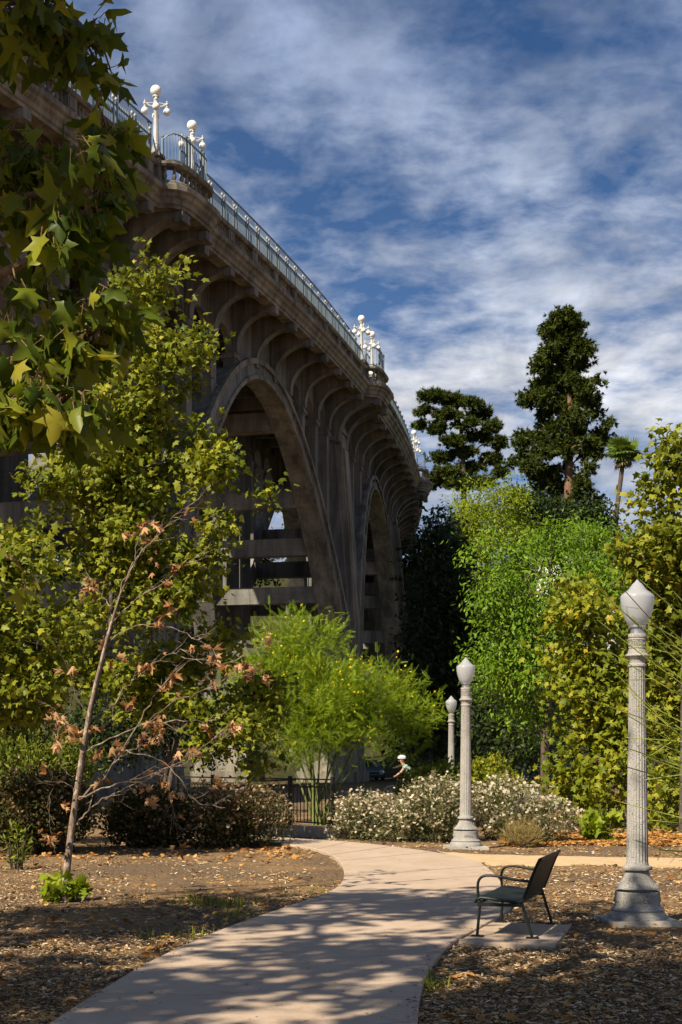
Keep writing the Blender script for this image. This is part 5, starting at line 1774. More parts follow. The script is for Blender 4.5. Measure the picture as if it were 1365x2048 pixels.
# --- trees on the right, middle distance
b0 = G(1090, 45)
make_tree('willow_tree', 'bright green tree with hanging foliage, right of the dark trees', 'tree',
          [b0, b0 + Vector((0, 0, 2.2)), b0 + Vector((.2, 0, 4.2)), b0 + Vector((.3, 0, 6.2))],
          [blob(1060, 1130, 90, 70, 45, 1.5, 1), blob(1010, 1230, 70, 90, 45, 1.3, 1), blob(1000, 1350, 70, 80, 45, 1.3, 1), blob(1100, 1250, 100, 110, 45, 1.7, 1.2), blob(1150, 1100, 70, 50, 46, 1.2, .6), blob(1180, 1180, 80, 90, 46, 1.4, .8), blob(960, 1290, 35, 60, 44.5, .6, .3), blob(1060, 1440, 100, 70, 45, 1.4, .9)],
          1000, 24, 0.24, 0.17, t_oval(0.22, 0.08), L_BRIGHT, B_DARK, 81, limbs=160, rmax=0.16, droop=0.7, shell=0.4, lumps=(64, 0.85))
b0 = G(1180, 36)
make_tree('sycamore_tree', 'yellow green sycamore behind the right lamp post', 'tree',
          [b0, b0 + Vector((0, 0, 1.4)), b0 + Vector((.2, 0, 3.0)), b0 + Vector((.3, 0, 4.6))],
          [blob(1160, 1230, 90, 70, 36, 1.1, 1), blob(1170, 1330, 110, 80, 36, 1.3, 1), blob(1230, 1450, 130, 80, 35.6, 1.4, 1.1), blob(1170, 1560, 90, 60, 34.6, 1.0, .9), blob(1120, 1300, 50, 50, 36, .6, .4), blob(1270, 1590, 110, 60, 34.5, 1.0, .7), blob(1300, 1350, 100, 100, 37, 1.3, .8)],
          720, 19, 0.20, 0.15, TPL, L_YEL, B_SYC_D, 82, limbs=160, rmax=0.12, rtip=0.007, parts=0, lumps=(80, 0.58))
b0 = G(1370, 31)
make_tree('sycamore_tree', 'olive green sycamore rising at the right edge against the sky', 'tree',
          [b0, b0 + Vector((0, 0, 2.0)), b0 + Vector((0, 0, 4.5)), b0 + Vector((0, 0, 7.2))],
          [blob(1350, 935, 45, 55, 31, .6, .7), blob(1340, 1010, 65, 60, 31, .8, 1), blob(1350, 1110, 110, 80, 31, 1.1, 1.2), blob(1345, 1220, 110, 90, 31.5, 1.1, 1.0), blob(1350, 1400, 90, 130, 32, 1.1, 1.0), blob(1350, 1580, 80, 80, 32, .9, .7), blob(1290, 925, 20, 12, 31, .2, .05)],
          640, 19, 0.18, 0.15, TPL, L_SYC, B_SYC_D, 83, limbs=150, rmax=0.13, rtip=0.006, lumps=(130, 0.42))
b0 = G(1010, 52)
make_tree('evergreen_tree', 'dark green glossy tree low behind the middle lamp post', 'tree',
          [b0, b0 + Vector((0, 0, 1)), b0 + Vector((.1, 0, 2.2)), b0 + Vector((.1, 0, 3.4))],
          [blob(980, 1440, 60, 70, 52, 1.3, 1), blob(1050, 1500, 90, 45, 51, 1.3, 1), blob(1000, 1380, 60, 60, 53, 1.2, .8)],
          260, 18, 0.26, 0.20, TO, L_DARK, B_DARK, 84, limbs=80, rmax=0.14)
# dark trees standing in the bridge's shadow
b0 = G(880, 101)
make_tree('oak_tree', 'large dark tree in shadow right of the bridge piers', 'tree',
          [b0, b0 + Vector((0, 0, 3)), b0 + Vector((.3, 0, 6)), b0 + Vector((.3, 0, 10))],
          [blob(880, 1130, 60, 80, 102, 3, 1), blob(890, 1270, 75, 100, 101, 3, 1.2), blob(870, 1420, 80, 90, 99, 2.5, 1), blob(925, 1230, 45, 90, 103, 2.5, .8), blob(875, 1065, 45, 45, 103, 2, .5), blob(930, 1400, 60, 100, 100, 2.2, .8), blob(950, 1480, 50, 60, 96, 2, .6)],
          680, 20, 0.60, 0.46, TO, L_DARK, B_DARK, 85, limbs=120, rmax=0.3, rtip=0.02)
b0 = G(825, 108)
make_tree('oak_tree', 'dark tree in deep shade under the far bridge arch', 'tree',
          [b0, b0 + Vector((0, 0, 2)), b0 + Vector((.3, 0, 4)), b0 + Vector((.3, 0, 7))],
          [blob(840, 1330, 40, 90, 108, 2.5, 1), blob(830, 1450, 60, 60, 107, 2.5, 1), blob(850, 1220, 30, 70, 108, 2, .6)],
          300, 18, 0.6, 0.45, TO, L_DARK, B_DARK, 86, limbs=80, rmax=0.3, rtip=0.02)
# lime trees on the slope
b0 = G(960, 118)
make_tree('ash_tree', 'lime green airy tree below the pine on the slope', 'tree',
          [b0, b0 + Vector((0, 0, 4)), b0 + Vector((.3, 0, 8)), b0 + Vector((.3, 0, 13))],
          [blob(935, 1010, 55, 50, 118, 2.2, 1), blob(990, 1020, 60, 60, 118, 2.4, 1), blob(920, 1060, 60, 50, 117, 2.2, .9), blob(1040, 1070, 55, 45, 117, 2.2, .9), blob(960, 1100, 90, 60, 116, 3, 1.2)],
          900, 20, 0.5, 0.34, TON, L_LIME, B_DARK, 87, limbs=120, rmax=0.3, rtip=0.02, droop=0.5, lumps=(90, 1.2))
b0 = G(1200, 92)
make_tree('ash_tree', 'bright green tree under the palm, behind the near sycamores', 'tree',
          [b0, b0 + Vector((0, 0, 4)), b0 + Vector((.3, 0, 8)), b0 + Vector((.3, 0, 11))],
          [blob(1170, 1085, 50, 30, 92, 2, 1), blob(1240, 1110, 60, 38, 92, 2, 1), blob(1210, 1155, 90, 60, 91, 2.6, 1.2), blob(1100, 1110, 60, 50, 93, 2, .8)],
          700, 20, 0.42, 0.32, TON, L_BRIGHT, B_DARK, 88, limbs=90, rmax=0.3, rtip=0.02, droop=0.6, lumps=(80, 1.0))
b0 = G(1060, 150)
make_tree('oak_tree', 'dark green oak between the pine and the tall conifer', 'tree',
          [b0, b0 + Vector((0, 0, 2)), b0 + Vector((.3, 0, 4)), b0 + Vector((.3, 0, 6))],
          [blob(1040, 1010, 50, 40, 150, 2.6, 1), blob(1090, 1030, 60, 50, 150, 3, 1), blob(1170, 1040, 60, 40, 152, 3, 1), blob(1000, 985, 25, 20, 150, 1.5, .3)],
          340, 20, 0.6, 0.45, TO, L_DARK, B_DARK, 89, limbs=80, rmax=0.3, rtip=0.025, lumps=(50, 1.2))
# pine with flat layered top
b0 = G(925, 190)
pine_pads = [(868, 793, 30, 8), (905, 800, 26, 8), (945, 806, 24, 8), (850, 822, 18, 7), (895, 830, 34, 8), (965, 828, 22, 8), (935, 846, 28, 8), (870, 856, 24, 7), (985, 855, 18, 8), (955, 874, 26, 8), (900, 882, 26, 7), (995, 886, 18, 7), (925, 905, 30, 8), (878, 915, 24, 7), (985, 918, 24, 8), (945, 936, 26, 8), (895, 945, 30, 8), (1000, 945, 16, 7), (960, 965, 30, 8), (872, 965, 20, 7), (840, 850, 8, 5), (915, 968, 26, 8)]
make_tree('pine_tree', 'broad flat topped pine beside the far bridge lamps', 'tree',
          [b0, b0 + Vector((.2, 0, 6)), W(928, 960, 190), W(925, 880, 190), W(915, 815, 190)],
          [blob(px, py, rx, ry, 190 + random.uniform(-1.6, 1.6), 1.3, 1) for px, py, rx, ry in pine_pads],
          800, 10, 0.26, 0.62, t_needles(12, 1.2, 0.13, 3), L_NEED, B_DARK, 90, limbs=200, trunk_r=[0.6, 0.5, 0.36, 0.26, 0.12], rmax=0.34, rtip=0.035, droop=-0.6, shell=0.6)
# tall conifer: drooping sprays on short level branches, ragged outline
b0 = G(1135, 172)
con = []
rs = np.random.default_rng(15)
edge = [(645, 14), (672, 34), (700, 46), (730, 50), (760, 52), (790, 58), (820, 62), (850, 70), (880, 76), (910, 78), (940, 76), (970, 76), (1000, 80), (1030, 78), (1055, 70), (1075, 60)]
for i, (y, w) in enumerate(edge):
    for q in (-1.0, -0.62, -0.25, 0.15, 0.55, 0.95):
        if rs.random() < 0.16: continue
        k = w * rs.uniform(0.72, 1.18)
        if q > 0 and 890 < y < 1000: k *= 0.86
        con.append(blob(1128 + q * k, y + rs.uniform(-11, 14), rs.uniform(12, 22), rs.uniform(10, 16), 172 + rs.uniform(-2.4, 2.4), 1.1, 1))
con += [blob(1150, 648, 18, 10, 172, 1, 1), blob(1112, 672, 16, 12, 172, 1, .8), blob(1215, 845, 16, 11, 172, 1, .8), blob(1052, 800, 16, 12, 172, 1, .8), blob(1198, 765, 15, 10, 172, 1, .8), blob(1042, 880, 18, 12, 172, 1, .8), blob(1030, 920, 16, 10, 172, 1, .8)]
make_tree('conifer_tree', 'tallest dark conifer with reddish trunk against the sky', 'tree',
          [b0, W(1138, 1050, 172), W(1138, 950, 172), W(1140, 850, 172), W(1140, 750, 172), W(1138, 640, 172)], con,
          1900, 10, 0.34, 0.62, t_needles(12, 1.0, 0.14, 4), L_NEED, B_RED, 91, limbs=260, trunk_r=[0.7, 0.62, 0.52, 0.4, 0.25, 0.05], rmax=0.26, rtip=0.03, droop=0.55, shell=0.6)
# palm
b0 = G(1230, 165)
ptop = W(1248, 912, 165)
root = empty('palm_tree', b0, 0, 'tall slim fan palm against the sky at right', 'tree')
mb = MB(); bb_ = Vector(b0)
mb.tube([Vector((0, 0, -0.5)), (ptop - bb_) * 0.5 + Vector((-.35, 0, 0)), ptop - bb_], [0.36, 0.27, 0.27], 10)
put('trunk', mb.mesh('trunk', B_DARK, True), root, b0)
rs = np.random.default_rng(8)
L_PALM = m_leaf('palm_frond', [(0.0, (0.08, 0.13, 0.02)), (1.0, (0.18, 0.25, 0.05))], 0.3, 0.4)
L_PALMD = m_leaf('dead_palm_frond', [(0.0, (0.12, 0.10, 0.05)), (1.0, (0.22, 0.18, 0.09))], 0.2, 0.6)
def fan(n=13):
    V = [(0, 0.03, 0), (0, -0.03, 0), (0.45, 0, 0.02)]; F = [(0, 1, 2)]
    for i in range(n):
        a = (i / (n - 1) - 0.5) * 3.6
        c, s = math.cos(a), math.sin(a)
        b0_ = len(V)
        V += [(0.42 + 0.02 * c, 0.02 * s, 0.02), (0.42 + 0.36 * c - 0.075 * s, 0.36 * s + 0.075 * c, 0.0), (0.42 + 0.36 * c + 0.075 * s, 0.36 * s - 0.075 * c, 0.0), (0.42 + 0.66 * c, 0.66 * s, -0.16)]
        F += [(b0_, b0_ + 1, b0_ + 2), (b0_ + 1, b0_ + 3, b0_ + 2)]
    return np.array(V), np.array(F)
fv, ff = fan()
fm = np_mesh('frond', fv, ff, L_PALM, rs.random(len(ff))); fmd = np_mesh('dead_frond', fv, ff, L_PALMD, rs.random(len(ff)))
for i in range(46):
    z = rs.uniform(-0.85, 1.0)
    a = rs.uniform(0, 2 * math.pi)
    h = math.sqrt(max(1 - z * z, 0.02))
    d = np.array([[h * math.cos(a), h * math.sin(a), z]])
    rot = frames(d, np.array([[0, 0, 1.0]]) + rs.normal(size=(1, 3)) * (0.2 if z < 0.4 else 1.2))[0]
    dead = z < -0.5
    o = bpy.data.objects.new('dead_frond' if dead else 'frond', fmd if dead else fm)
    col.objects.link(o); o.parent = root
    o.matrix_basis = Matrix.Translation(ptop - bb_ + Vector((0, 0, 0.2 if not dead else -0.2))) @ Matrix(rot.tolist()).to_4x4() @ Matrix.Scale(rs.uniform(1.8, 2.5) * (0.8 if dead else 1), 4)

# ================================================================== BACKGROUND THINGS
# --- parked cars
def m_paint(name, c):
    m, t = nodes_of(name)
    v = noise(t, ocoord(t), 2, 3)
    cc = ramp(t, v, [(0.3, tuple(x * 0.9 for x in c)), (0.7, tuple(min(1, x * 1.1) for x in c))])
    p = finish(t, cc, 0.28, None, 0, 0, 0.3, 0.5)
    p.inputs['Coat Weight'].default_value = 0.6
    return m
M_TYRE = m_simple('tyre_rubber', (0.02, 0.02, 0.02), 0.85)
M_GLASSC = m_simple('car_glass', (0.02, 0.025, 0.03), 0.08, 0.0, 0.1, 2, 0.6)
M_LIGHT = m_simple('headlight_lens', (0.6, 0.62, 0.65), 0.15, 0.3, 0.1, 4)
M_RIM = m_simple('wheel_rim', (0.4, 0.4, 0.42), 0.35, 0.8)
M_TRIM = m_simple('black_trim', (0.015, 0.015, 0.016), 0.5)
def car(loc, rz, paint, label):
    """local y points to the front of the car"""
    root = empty('parked_car', loc, rz, label, 'car', 'cars parked behind the park')
    secs = [(-2.05, 0.42, 0.78, 0.70), (-2.0, 0.30, 0.90, 0.80), (-1.5, 0.24, 0.95, 0.84), (-0.6, 0.22, 0.93, 0.85), (0.7, 0.22, 0.92, 0.85), (1.3, 0.22, 0.84, 0.84), (1.85, 0.26, 0.74, 0.78), (2.05, 0.36, 0.64, 0.68)]
    V = []; F = []
    for y, z0, z1, w in secs:
        V += [(-w * .9, y, z0), (-w, y, z0 + .18), (-w * .98, y, z1 - .10), (-w * .86, y, z1), (w * .86, y, z1), (w * .98, y, z1 - .10), (w, y, z0 + .18), (w * .9, y, z0)]
    for i in range(len(secs) - 1):
        for k in range(8):
            k2 = (k + 1) % 8
            F.append((i * 8 + k, i * 8 + k2, i * 8 + 8 + k2, i * 8 + 8 + k))
    F += [tuple(range(8)), tuple(range(len(V) - 8, len(V)))]
    put('body', MB().add(V, F).mesh('body', paint, True), root, (0, 0, 0), world=False)
    mb = MB(); mb.add([(-.72, -1.55, .93), (.72, -1.55, .93), (.72, 1.0, .90), (-.72, 1.0, .90), (-.58, -1.1, 1.42), (.58, -1.1, 1.42), (.58, .25, 1.42), (-.58, .25, 1.42)],
                      [(3, 2, 1, 0), (4, 5, 6, 7), (0, 1, 5, 4), (1, 2, 6, 5), (2, 3, 7, 6), (3, 0, 4, 7)])
    cab = put('cabin', mb.mesh('cabin', paint), root, (0, 0, 0), world=False)
    put('windscreen', MB().add([(-.64, .96, .935), (.64, .96, .935), (.53, .30, 1.385), (-.53, .30, 1.385)], [(0, 1, 2, 3)]).mesh('windscreen', M_GLASSC), cab, (0, 0.012, 0.012), world=False)
    put('rear_window', MB().add([(-.64, -1.5, .95), (.64, -1.5, .95), (.53, -1.13, 1.385), (-.53, -1.13, 1.385)], [(3, 2, 1, 0)]).mesh('rear_window', M_GLASSC), cab, (0, -0.012, 0.012), world=False)
    for sg in (-1, 1):
        put('side_window', MB().add([(sg * .71, -1.3, .97), (sg * .71, .8, .95), (sg * .59, .2, 1.38), (sg * .59, -1.02, 1.38)], [(0, 1, 2, 3)]).mesh('side_window', M_GLASSC), cab, (sg * 0.012, 0, 0), world=False)
        put('headlight', MB().box(sg * .60 - .15, sg * .60 + .15, 1.86, 2.05, .54, .68).mesh('headlight', M_LIGHT), root, (0, 0, 0), world=False)
        for y in (-1.3, 1.32):
            mb = MB(); mb.lathe([(0.20, -.1), (0.31, -.1), (0.33, -.06), (0.33, .06), (0.31, .1), (0.20, .1)], 20)
            mb.v = [(v[2] + sg * .76, v[0] + y, v[1] + .33) for v in mb.v]
            wh = put('wheel', mb.mesh('wheel', M_TYRE, True), root, (0, 0, 0), world=False)
            mb = MB(); mb.lathe([(0.19, 0), (0.17, .02), (0.05, .03)], 14)
            mb.v = [(sg * (.77 + .095 + v[2]), v[0] + y, v[1] + .33) for v in mb.v]
            put('rim', mb.mesh('rim', M_RIM, True), wh, (0, 0, 0), world=False)
    put('grille', MB().box(-.42, .42, 1.98, 2.075, .44, .60).mesh('grille', M_TRIM), root, (0, 0, 0), world=False)
    put('bumper', MB().box(-.72, .72, 1.9, 2.1, .28, .42).mesh('bumper', M_TRIM), root, (0, 0, 0), world=False)
    return root
pc = W(738, 1510, 99); pc.z = 0
car(pc, R_(188), m_paint('blue_grey_paint', (0.10, 0.15, 0.20)), 'blue grey car facing us in shade under the bridge')
pc = W(1078, 1510, 56); pc.z = 0
car(pc, R_(95), m_paint('black_paint', (0.01, 0.01, 0.012)), 'black car in shade behind the low wall at right')

# --- rider on a bicycle, half hidden by the green shrub
M_SKIN = m_simple('skin', (0.42, 0.25, 0.17), 0.6, 0, 0.08, 6)
M_SHIRT = m_simple('green_white_shirt', (0.30, 0.42, 0.34), 0.8, 0, 0.35, 9)
M_SHORT = m_simple('dark_shorts', (0.03, 0.03, 0.035), 0.8)
M_HELM = m_simple('white_helmet_shell', (0.75, 0.76, 0.80), 0.3, 0, 0.05)
rd = W(815, 1510, 50); rd.z = 0.0
RZ = R_(176)                                   # rides towards the left of the picture
bike = empty('bicycle', rd, RZ, 'bicycle under the rider behind the green shrub', 'bicycle')
for y in (-0.5, 0.52):
    mb = MB(); mb.tube([(y + 0.33 * math.cos(a), 0, 0.34 + 0.33 * math.sin(a)) for a in [2 * math.pi * i / 24 for i in range(25)]], 0.02, 6)
    wh = put('wheel', mb.mesh('wheel', M_TYRE, True), bike, (0, 0, 0), world=False)
    mb = MB()
    for i in range(10):
        a = 2 * math.pi * i / 10
        mb.tube([(y, 0, .34), (y + .32 * math.cos(a), 0, .34 + .32 * math.sin(a))], 0.003, 3)
    put('spokes', mb.mesh('spokes', M_RIM), wh, (0, 0, 0), world=False)
mb = MB()
for a, b in (((-.5, 0, .34), (-.08, 0, .30)), ((-.5, 0, .34), (-.2, 0, .78)), ((-.08, 0, .30), (-.22, 0, .92)), ((-.08, 0, .30), (.36, 0, .80)), ((-.2, 0, .80), (.35, 0, .88)), ((.52, 0, .34), (.36, 0, .78)), ((.36, 0, .78), (.33, 0, 1.0))):
    mb.tube([a, b], 0.018, 6)
put('frame', mb.mesh('frame', M_TRIM, True), bike, (0, 0, 0), world=False)
put('saddle', MB().box(-.36, -.10, -.06, .06, .92, .97, top=(.02, .02)).mesh('saddle', M_TRIM), bike, (0, 0, 0), world=False)
mb = MB(); mb.tube([(.42, -.24, 1.0), (.34, -.1, 1.0), (.33, 0, 1.0), (.34, .1, 1.0), (.42, .24, 1.0)], 0.014, 6)
put('handlebar', mb.mesh('handlebar', M_TRIM, True), bike, (0, 0, 0), world=False)
def skin_body(name, verts, edges, radii, mat, parent, sub=1):
    me = bpy.data.meshes.new(name)
    me.from_pydata(verts, edges, [])
    o = bpy.data.objects.new(name, me)
    col.objects.link(o); o.parent = parent
    sm_ = o.modifiers.new('skin', 'SKIN')
    for i, r in enumerate(radii):
        me.skin_vertices[0].data[i].radius = (r, r) if not hasattr(r, '__len__') else r
    me.skin_vertices[0].data[0].use_root = True
    o.modifiers.new('sub', 'SUBSURF').levels = sub
    o.modifiers['sub'].render_levels = sub
    me.materials.append(mat)
    return o
person = empty('person', rd + Vector((0, 0, 0)), RZ, 'person in white helmet and pale green shirt leaning over bicycle handlebars', 'person')
try:
    vts = [(-.22, 0, .98), (-.10, 0, 1.15), (.06, 0, 1.32), (.12, 0, 1.40), (.17, 0, 1.47), (.20, 0, 1.56), (.19, 0, 1.64),
           (.07, .17, 1.34), (.20, .22, 1.16), (.38, .22, 1.03), (.07, -.17, 1.34), (.20, -.22, 1.16), (.38, -.22, 1.03),
           (-.18, .10, .94), (.10, .12, .74), (-.04, .12, .36), (.05, .12, .28), (-.18, -.10, .94), (.14, -.12, .86), (-.02, -.12, .52), (.08, -.12, .44)]
    eds = [(0, 1), (1, 2), (2, 3), (3, 4), (4, 5), (5, 6), (2, 7), (7, 8), (8, 9), (2, 10), (10, 11), (11, 12), (0, 13), (13, 14), (14, 15), (15, 16), (0, 17), (17, 18), (18, 19), (19, 20)]
    rad_ = [.13, (.14, .12), (.15, .13), .07, .055, .09, .08, .06, .042, .033, .06, .042, .033, .09, .065, .045, .04, .09, .065, .045, .04]
    skin_body('body', vts, eds, rad_, M_SKIN, person, 2)
    # shirt: torso and upper arms
    vts2 = [(-.20, 0, 1.0), (-.10, 0, 1.15), (.06, 0, 1.32), (.10, 0, 1.37), (.07, .17, 1.34), (.14, .20, 1.24), (.07, -.17, 1.34), (.14, -.20, 1.24)]
    skin_body('shirt', vts2, [(0, 1), (1, 2), (2, 3), (2, 4), (4, 5), (2, 6), (6, 7)], [(.155, .14), (.165, .145), (.17, .15), .10, .08, .062, .08, .062], M_SHIRT, person, 2)
    vts3 = [(-.22, 0, .96), (-.16, .10, .93), (.06, .12, .77), (-.16, -.10, .93), (.09, -.12, .87)]
    skin_body('shorts', vts3, [(0, 1), (1, 2), (0, 3), (3, 4)], [.15, .11, .085, .11, .085], M_SHORT, person, 2)
    mb = MB()
    prof = [(0.13, 0.0), (0.135, 0.03), (0.12, 0.085), (0.075, 0.125), (0.005, 0.14)]
    mb.lathe(prof, 16)
    mb.v = [(v[0] * 1.15, v[1] * 0.9, v[2]) for v in mb.v]
    put('helmet', mb.mesh('helmet', M_HELM, True), person, (.19, 0, 1.62), world=False)
    # face: nose, eyes, mouth and ears on the head
    mb = MB(); mb.tube([(.275, 0, 1.57), (.305, 0, 1.535), (.28, 0, 1.53)], [.010, .014, .010], 6)
    put('nose', mb.mesh('nose', M_SKIN, True), person, (0, 0, 0), world=False)
    for sg in (-1, 1):
        put('eye', MB().sphere((.272, sg * .033, 1.575), .012, 8, 6).mesh('eye', M_TRIM, True), person, (0, 0, 0), world=False)
        put('ear', MB().sphere((.195, sg * .088, 1.56), .024, 8, 6).mesh('ear', M_SKIN, True), person, (0, 0, 0), world=False)
        # hands: palm with five curled fingers round the grip
        for side in (sg,):
            mb = MB(); mb.box(.375, .43, side * .22 - .035, side * .22 + .035, 1.005, 1.035)
            for f in range(4):
                y = side * .22 - .03 + f * .02
                L = (.85, 1.0, .95, .75)[f]
                mb.tube([(.43, y, 1.02), (.43 + .03 * L, y, 1.01), (.43 + .032 * L, y, .985), (.425, y, .98)], .008, 5)
            mb.tube([(.39, side * .22 - .035, 1.01), (.41, side * .22 - .055, 1.0), (.425, side * .22 - .05, .985)], .009, 5)
            put('hand', mb.mesh('hand', M_SKIN, True), person, (0, 0, 0), world=False)
except Exception as ex:
    print('person', ex)

# --- small white house on the bank
hz_ = W(1152, 1104, 140)
hb = Vector((hz_.x, hz_.y, ground_z(hz_.x, hz_.y)))
house = empty('house', hb, R_(25), 'white house with grey gable roof peeping between the trees', 'house')
M_WALLW = m_simple('white_render', (0.72, 0.71, 0.68), 0.8, 0, 0.06, 3)
M_ROOFG = m_simple('grey_roof', (0.12, 0.12, 0.12), 0.85, 0, 0.2, 6)
hh = hz_.z - hb.z
put('wall', MB().box(-3, 3, -2.5, 2.5, -1, max(hh, 2.5)).mesh('wall', M_WALLW), house, (0, 0, 0), world=False)
e = max(hh, 2.5)
put('roof', MB().extrude([(-3.4, e - .1), (3.4, e - .1), (0, e + 1.7)], 1, -2.9, 2.9).mesh('roof', M_ROOFG), house, (0, 0, 0), world=False)
for x in (-1.6, 1.2):
    w_ = put('window', MB().box(x - .5, x + .5, -2.54, -2.49, e - 1.7, e - .5).mesh('window', M_GLASSC), house, (0, 0, 0), world=False)
    mb = MB()
    mb.box(x - .58, x + .58, -2.58, -2.49, e - .5, e - .42); mb.box(x - .58, x + .58, -2.58, -2.49, e - 1.78, e - 1.7)
    mb.box(x - .58, x - .5, -2.58, -2.49, e - 1.7, e - .5); mb.box(x + .5, x + .58, -2.58, -2.49, e - 1.7, e - .5)
    put('frame', mb.mesh('frame', M_WALLW), w_, (0, 0, 0), world=False)

# --- trees seen through and beyond the bridge
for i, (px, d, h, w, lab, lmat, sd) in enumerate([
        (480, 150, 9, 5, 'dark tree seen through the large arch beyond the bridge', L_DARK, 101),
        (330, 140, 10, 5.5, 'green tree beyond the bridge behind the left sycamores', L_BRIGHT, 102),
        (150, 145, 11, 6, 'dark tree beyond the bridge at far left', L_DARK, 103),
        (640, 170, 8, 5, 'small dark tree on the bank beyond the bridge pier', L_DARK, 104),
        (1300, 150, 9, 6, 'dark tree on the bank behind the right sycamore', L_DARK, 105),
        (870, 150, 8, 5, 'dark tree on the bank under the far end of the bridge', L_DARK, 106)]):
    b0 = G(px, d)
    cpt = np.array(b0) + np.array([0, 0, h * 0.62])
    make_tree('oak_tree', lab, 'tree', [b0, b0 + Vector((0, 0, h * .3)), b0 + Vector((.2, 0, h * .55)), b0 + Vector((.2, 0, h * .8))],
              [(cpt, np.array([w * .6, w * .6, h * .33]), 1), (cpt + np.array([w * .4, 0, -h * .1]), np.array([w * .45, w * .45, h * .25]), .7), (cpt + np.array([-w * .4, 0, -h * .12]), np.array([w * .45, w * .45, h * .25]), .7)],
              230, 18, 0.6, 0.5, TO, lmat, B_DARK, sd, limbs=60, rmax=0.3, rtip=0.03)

# ================================================================== GROUND COVER (nobody could count it)
from mathutils.geometry import intersect_point_tri_2d
def inside(poly, X, Y):
    n = len(poly); c = np.zeros(len(X), bool)
    j = n - 1
    for i in range(n):
        xi, yi = poly[i]; xj, yj = poly[j]
        if yi != yj:
            m = ((yi > Y) != (yj > Y)) & (X < (xj - xi) * (Y - yi) / (yj - yi) + xi)
            c ^= m
        j = i
    return c
rs = np.random.default_rng(99)
def field(n, d0_, d1_, power=2.0):
    """points over the visible ground, denser near the camera"""
    u = rs.random(n)
    d = 1.0 / (1 / d1_ + (1 / d0_ - 1 / d1_) * u ** 0.75)
    x = rs.uniform(-0.30, 0.30, n) * d
    return x, d
gzv = np.vectorize(gz)
X, Y = field(120000, 8.6, 31)
E_ = np.array([(p.x, p.y) for p in LS + RS])
dmin = np.full(len(X), 9.0)
for q in E_: dmin = np.minimum(dmin, np.hypot(X - q[0], Y - q[1]))
inp = inside(path_poly, X, Y) | inside(pad_poly, X, Y)
spill = inp & ((rs.random(len(X)) < np.exp(-dmin / 0.06) * 0.5) | (rs.random(len(X)) < 0.006))
ok = (~inp & ~inside(side_poly, X, Y)) | spill
# bare soil along the left side of the path carries few chips
bare = (X > -3.4) & (X < 0.3) & (Y > 14) & (Y < 25) & (np.sin(X * 2.3 + Y) + np.sin(Y * 1.7 - X) > -0.3)
ok &= ~(bare & (rs.random(len(X)) < 0.72))
drift = np.sin(X * 1.9 + 1.3 * np.sin(Y * 0.8)) * np.sin(Y * 1.5 + 1.1 * np.sin(X * 1.2)) + 0.5 * np.sin(X * 5.3 + Y * 3.1)
ok &= (rs.random(len(X)) < np.clip(0.78 + 0.42 * drift, 0.18, 1.0))
X, Y = X[ok], Y[ok]
onp = (inside(path_poly, X, Y) | inside(pad_poly, X, Y))
Z = np.where(onp, 0.0525, gzv(X, Y) + rs.random(len(X)) * 0.022 + 0.004)
M_CHIP = m_leaf('wood_chip', [(0.0, (0.045, 0.027, 0.014)), (0.3, (0.15, 0.09, 0.045)), (0.7, (0.37, 0.25, 0.13)), (0.93, (0.54, 0.4, 0.24)), (1.0, (0.7, 0.58, 0.42))], 0.0, 0.9, spec=0.1)
tv = np.array([(-.5, -.16, 0), (.5, -.12, 0), (.45, .16, 0), (-.5, .12, 0), (-.46, -.13, .09), (.46, -.10, .12), (.42, .13, .09), (-.46, .10, .12)])
tf = np.array([(4, 5, 6, 7), (0, 1, 5, 4), (1, 2, 6, 5), (2, 3, 7, 6), (3, 0, 4, 7)])
a = rs.uniform(0, 2 * math.pi, len(X))
flat_ = np.where(onp, 0.05, 1.0)
dd = np.stack([np.cos(a), np.sin(a), rs.normal(size=len(X)) * 0.22 * flat_], -1)
up = np.array([[0, 0, 1.0]]) + rs.normal(size=(len(X), 3)) * 0.28 * flat_[:, None]
V, F, T = scatter(tv, tf, np.stack([X, Y, Z], -1), frames(dd, up), (0.012 + 0.050 * rs.random(len(X)) ** 2.0) * (0.65 + Y / 40) * np.where(onp, 0.55, 1.0), rs.random(len(X)))
tag(put('wood_chips', np_mesh('wood_chips', V, F, M_CHIP, T)), 'scattered brown wood chip mulch on both sides of the path', 'mulch', None, 'stuff')
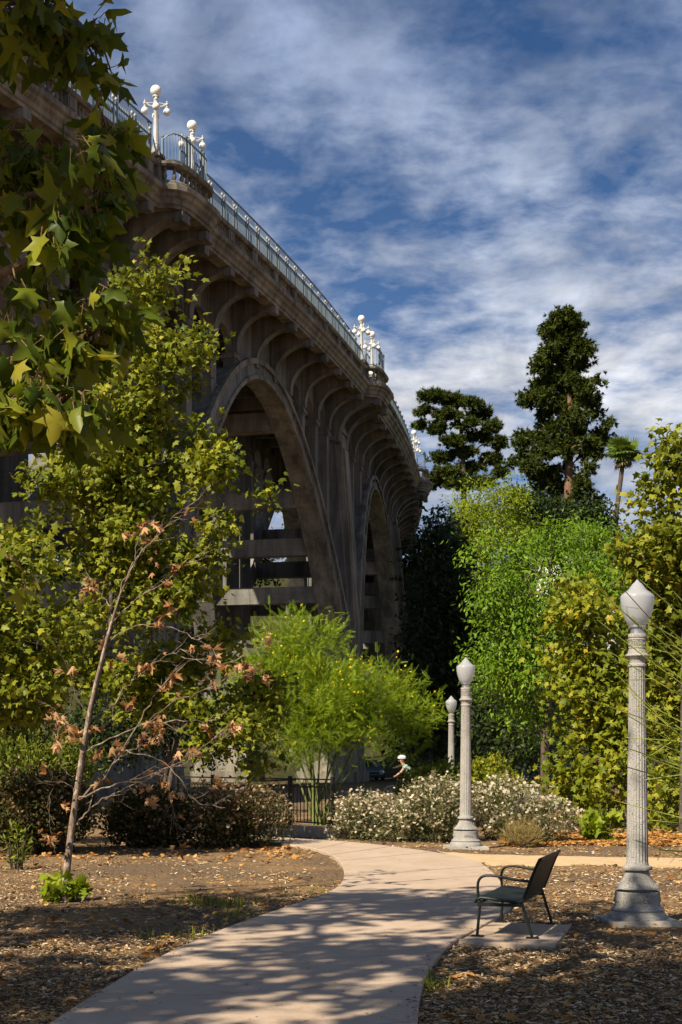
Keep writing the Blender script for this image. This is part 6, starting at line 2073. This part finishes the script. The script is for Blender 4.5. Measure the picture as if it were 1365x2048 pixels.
# fallen leaves: thick under the right-hand sycamores, thin elsewhere
n = 5200
x1 = rs.uniform(3.2, 8.6, n); y1 = 27.2 + np.abs(rs.normal(size=n)) * 2.2
x2, y2 = field(1300, 9, 29)
x3 = rs.uniform(-9, -0.5, 700); y3 = rs.uniform(23.5, 27, 700)
X = np.concatenate([x1, x2, x3]); Y = np.concatenate([y1, y2, y3])
ok = ~inside(side_poly, X, Y) & (~inside(path_poly, X, Y) | (rs.random(len(X)) < 0.06))
X, Y = X[ok], Y[ok]
onp = inside(path_poly, X, Y) | inside(pad_poly, X, Y)
Z = np.where(onp, 0.056, gzv(X, Y) + 0.02 + rs.random(len(X)) * 0.03)
a = rs.uniform(0, 2 * math.pi, len(X))
dd = np.stack([np.cos(a), np.sin(a), rs.normal(size=len(X)) * 0.2], -1)
up = np.array([[0, 0, 1.0]]) + rs.normal(size=(len(X), 3)) * np.where(onp, 0.05, 0.35)[:, None]
V, F, T = scatter(*TPL, np.stack([X, Y, Z], -1), frames(dd, up), rs.uniform(0.05, 0.12, len(X)) * np.where(onp, 0.5, 1.0) * (0.5 + Y / 50), rs.random(len(X)))
tag(put('fallen_leaves', np_mesh('fallen_leaves', V, F, L_FALL, T)), 'orange fallen leaves lying under the right sycamores and on the mulch', 'leaf litter', None, 'stuff')
# thin grass blades along the left edge of the path
cx_ = []
for (px, py, n, sx) in [(420, 1812, 60, 40), (395, 1808, 40, 22), (470, 1815, 30, 40), (360, 1880, 30, 60), (600, 1790, 16, 60), (850, 1975, 30, 20), (1030, 1800, 26, 30), (470, 1835, 30, 30)]:
    c = GP(px, py)
    k = c.y / FPX
    cx_ += [(c.x + rs.normal() * sx * k, c.y + rs.normal() * 0.22, 0) for _ in range(n)]
A = np.array(cx_); A[:, 2] = gzv(A[:, 0], A[:, 1])
A = A[~inside(path_poly, A[:, 0], A[:, 1])]
A = np.repeat(A, 3, axis=0) + rs.normal(size=(len(A) * 3, 3)) * np.array([.02, .02, 0])
dd = np.array([[0, 0, 1.0]]) + rs.normal(size=A.shape) * 0.35
V, F, T = scatter(*t_oval(0.035, 0.0), A, frames(dd, rs.normal(size=A.shape)), rs.uniform(0.05, 0.16, len(A)), rs.random(len(A)))
tag(put('weedy_grass', np_mesh('weedy_grass', V, F, L_SHRUB, T)), 'sparse green grass blades along the edge of the path', 'grass', None, 'stuff')
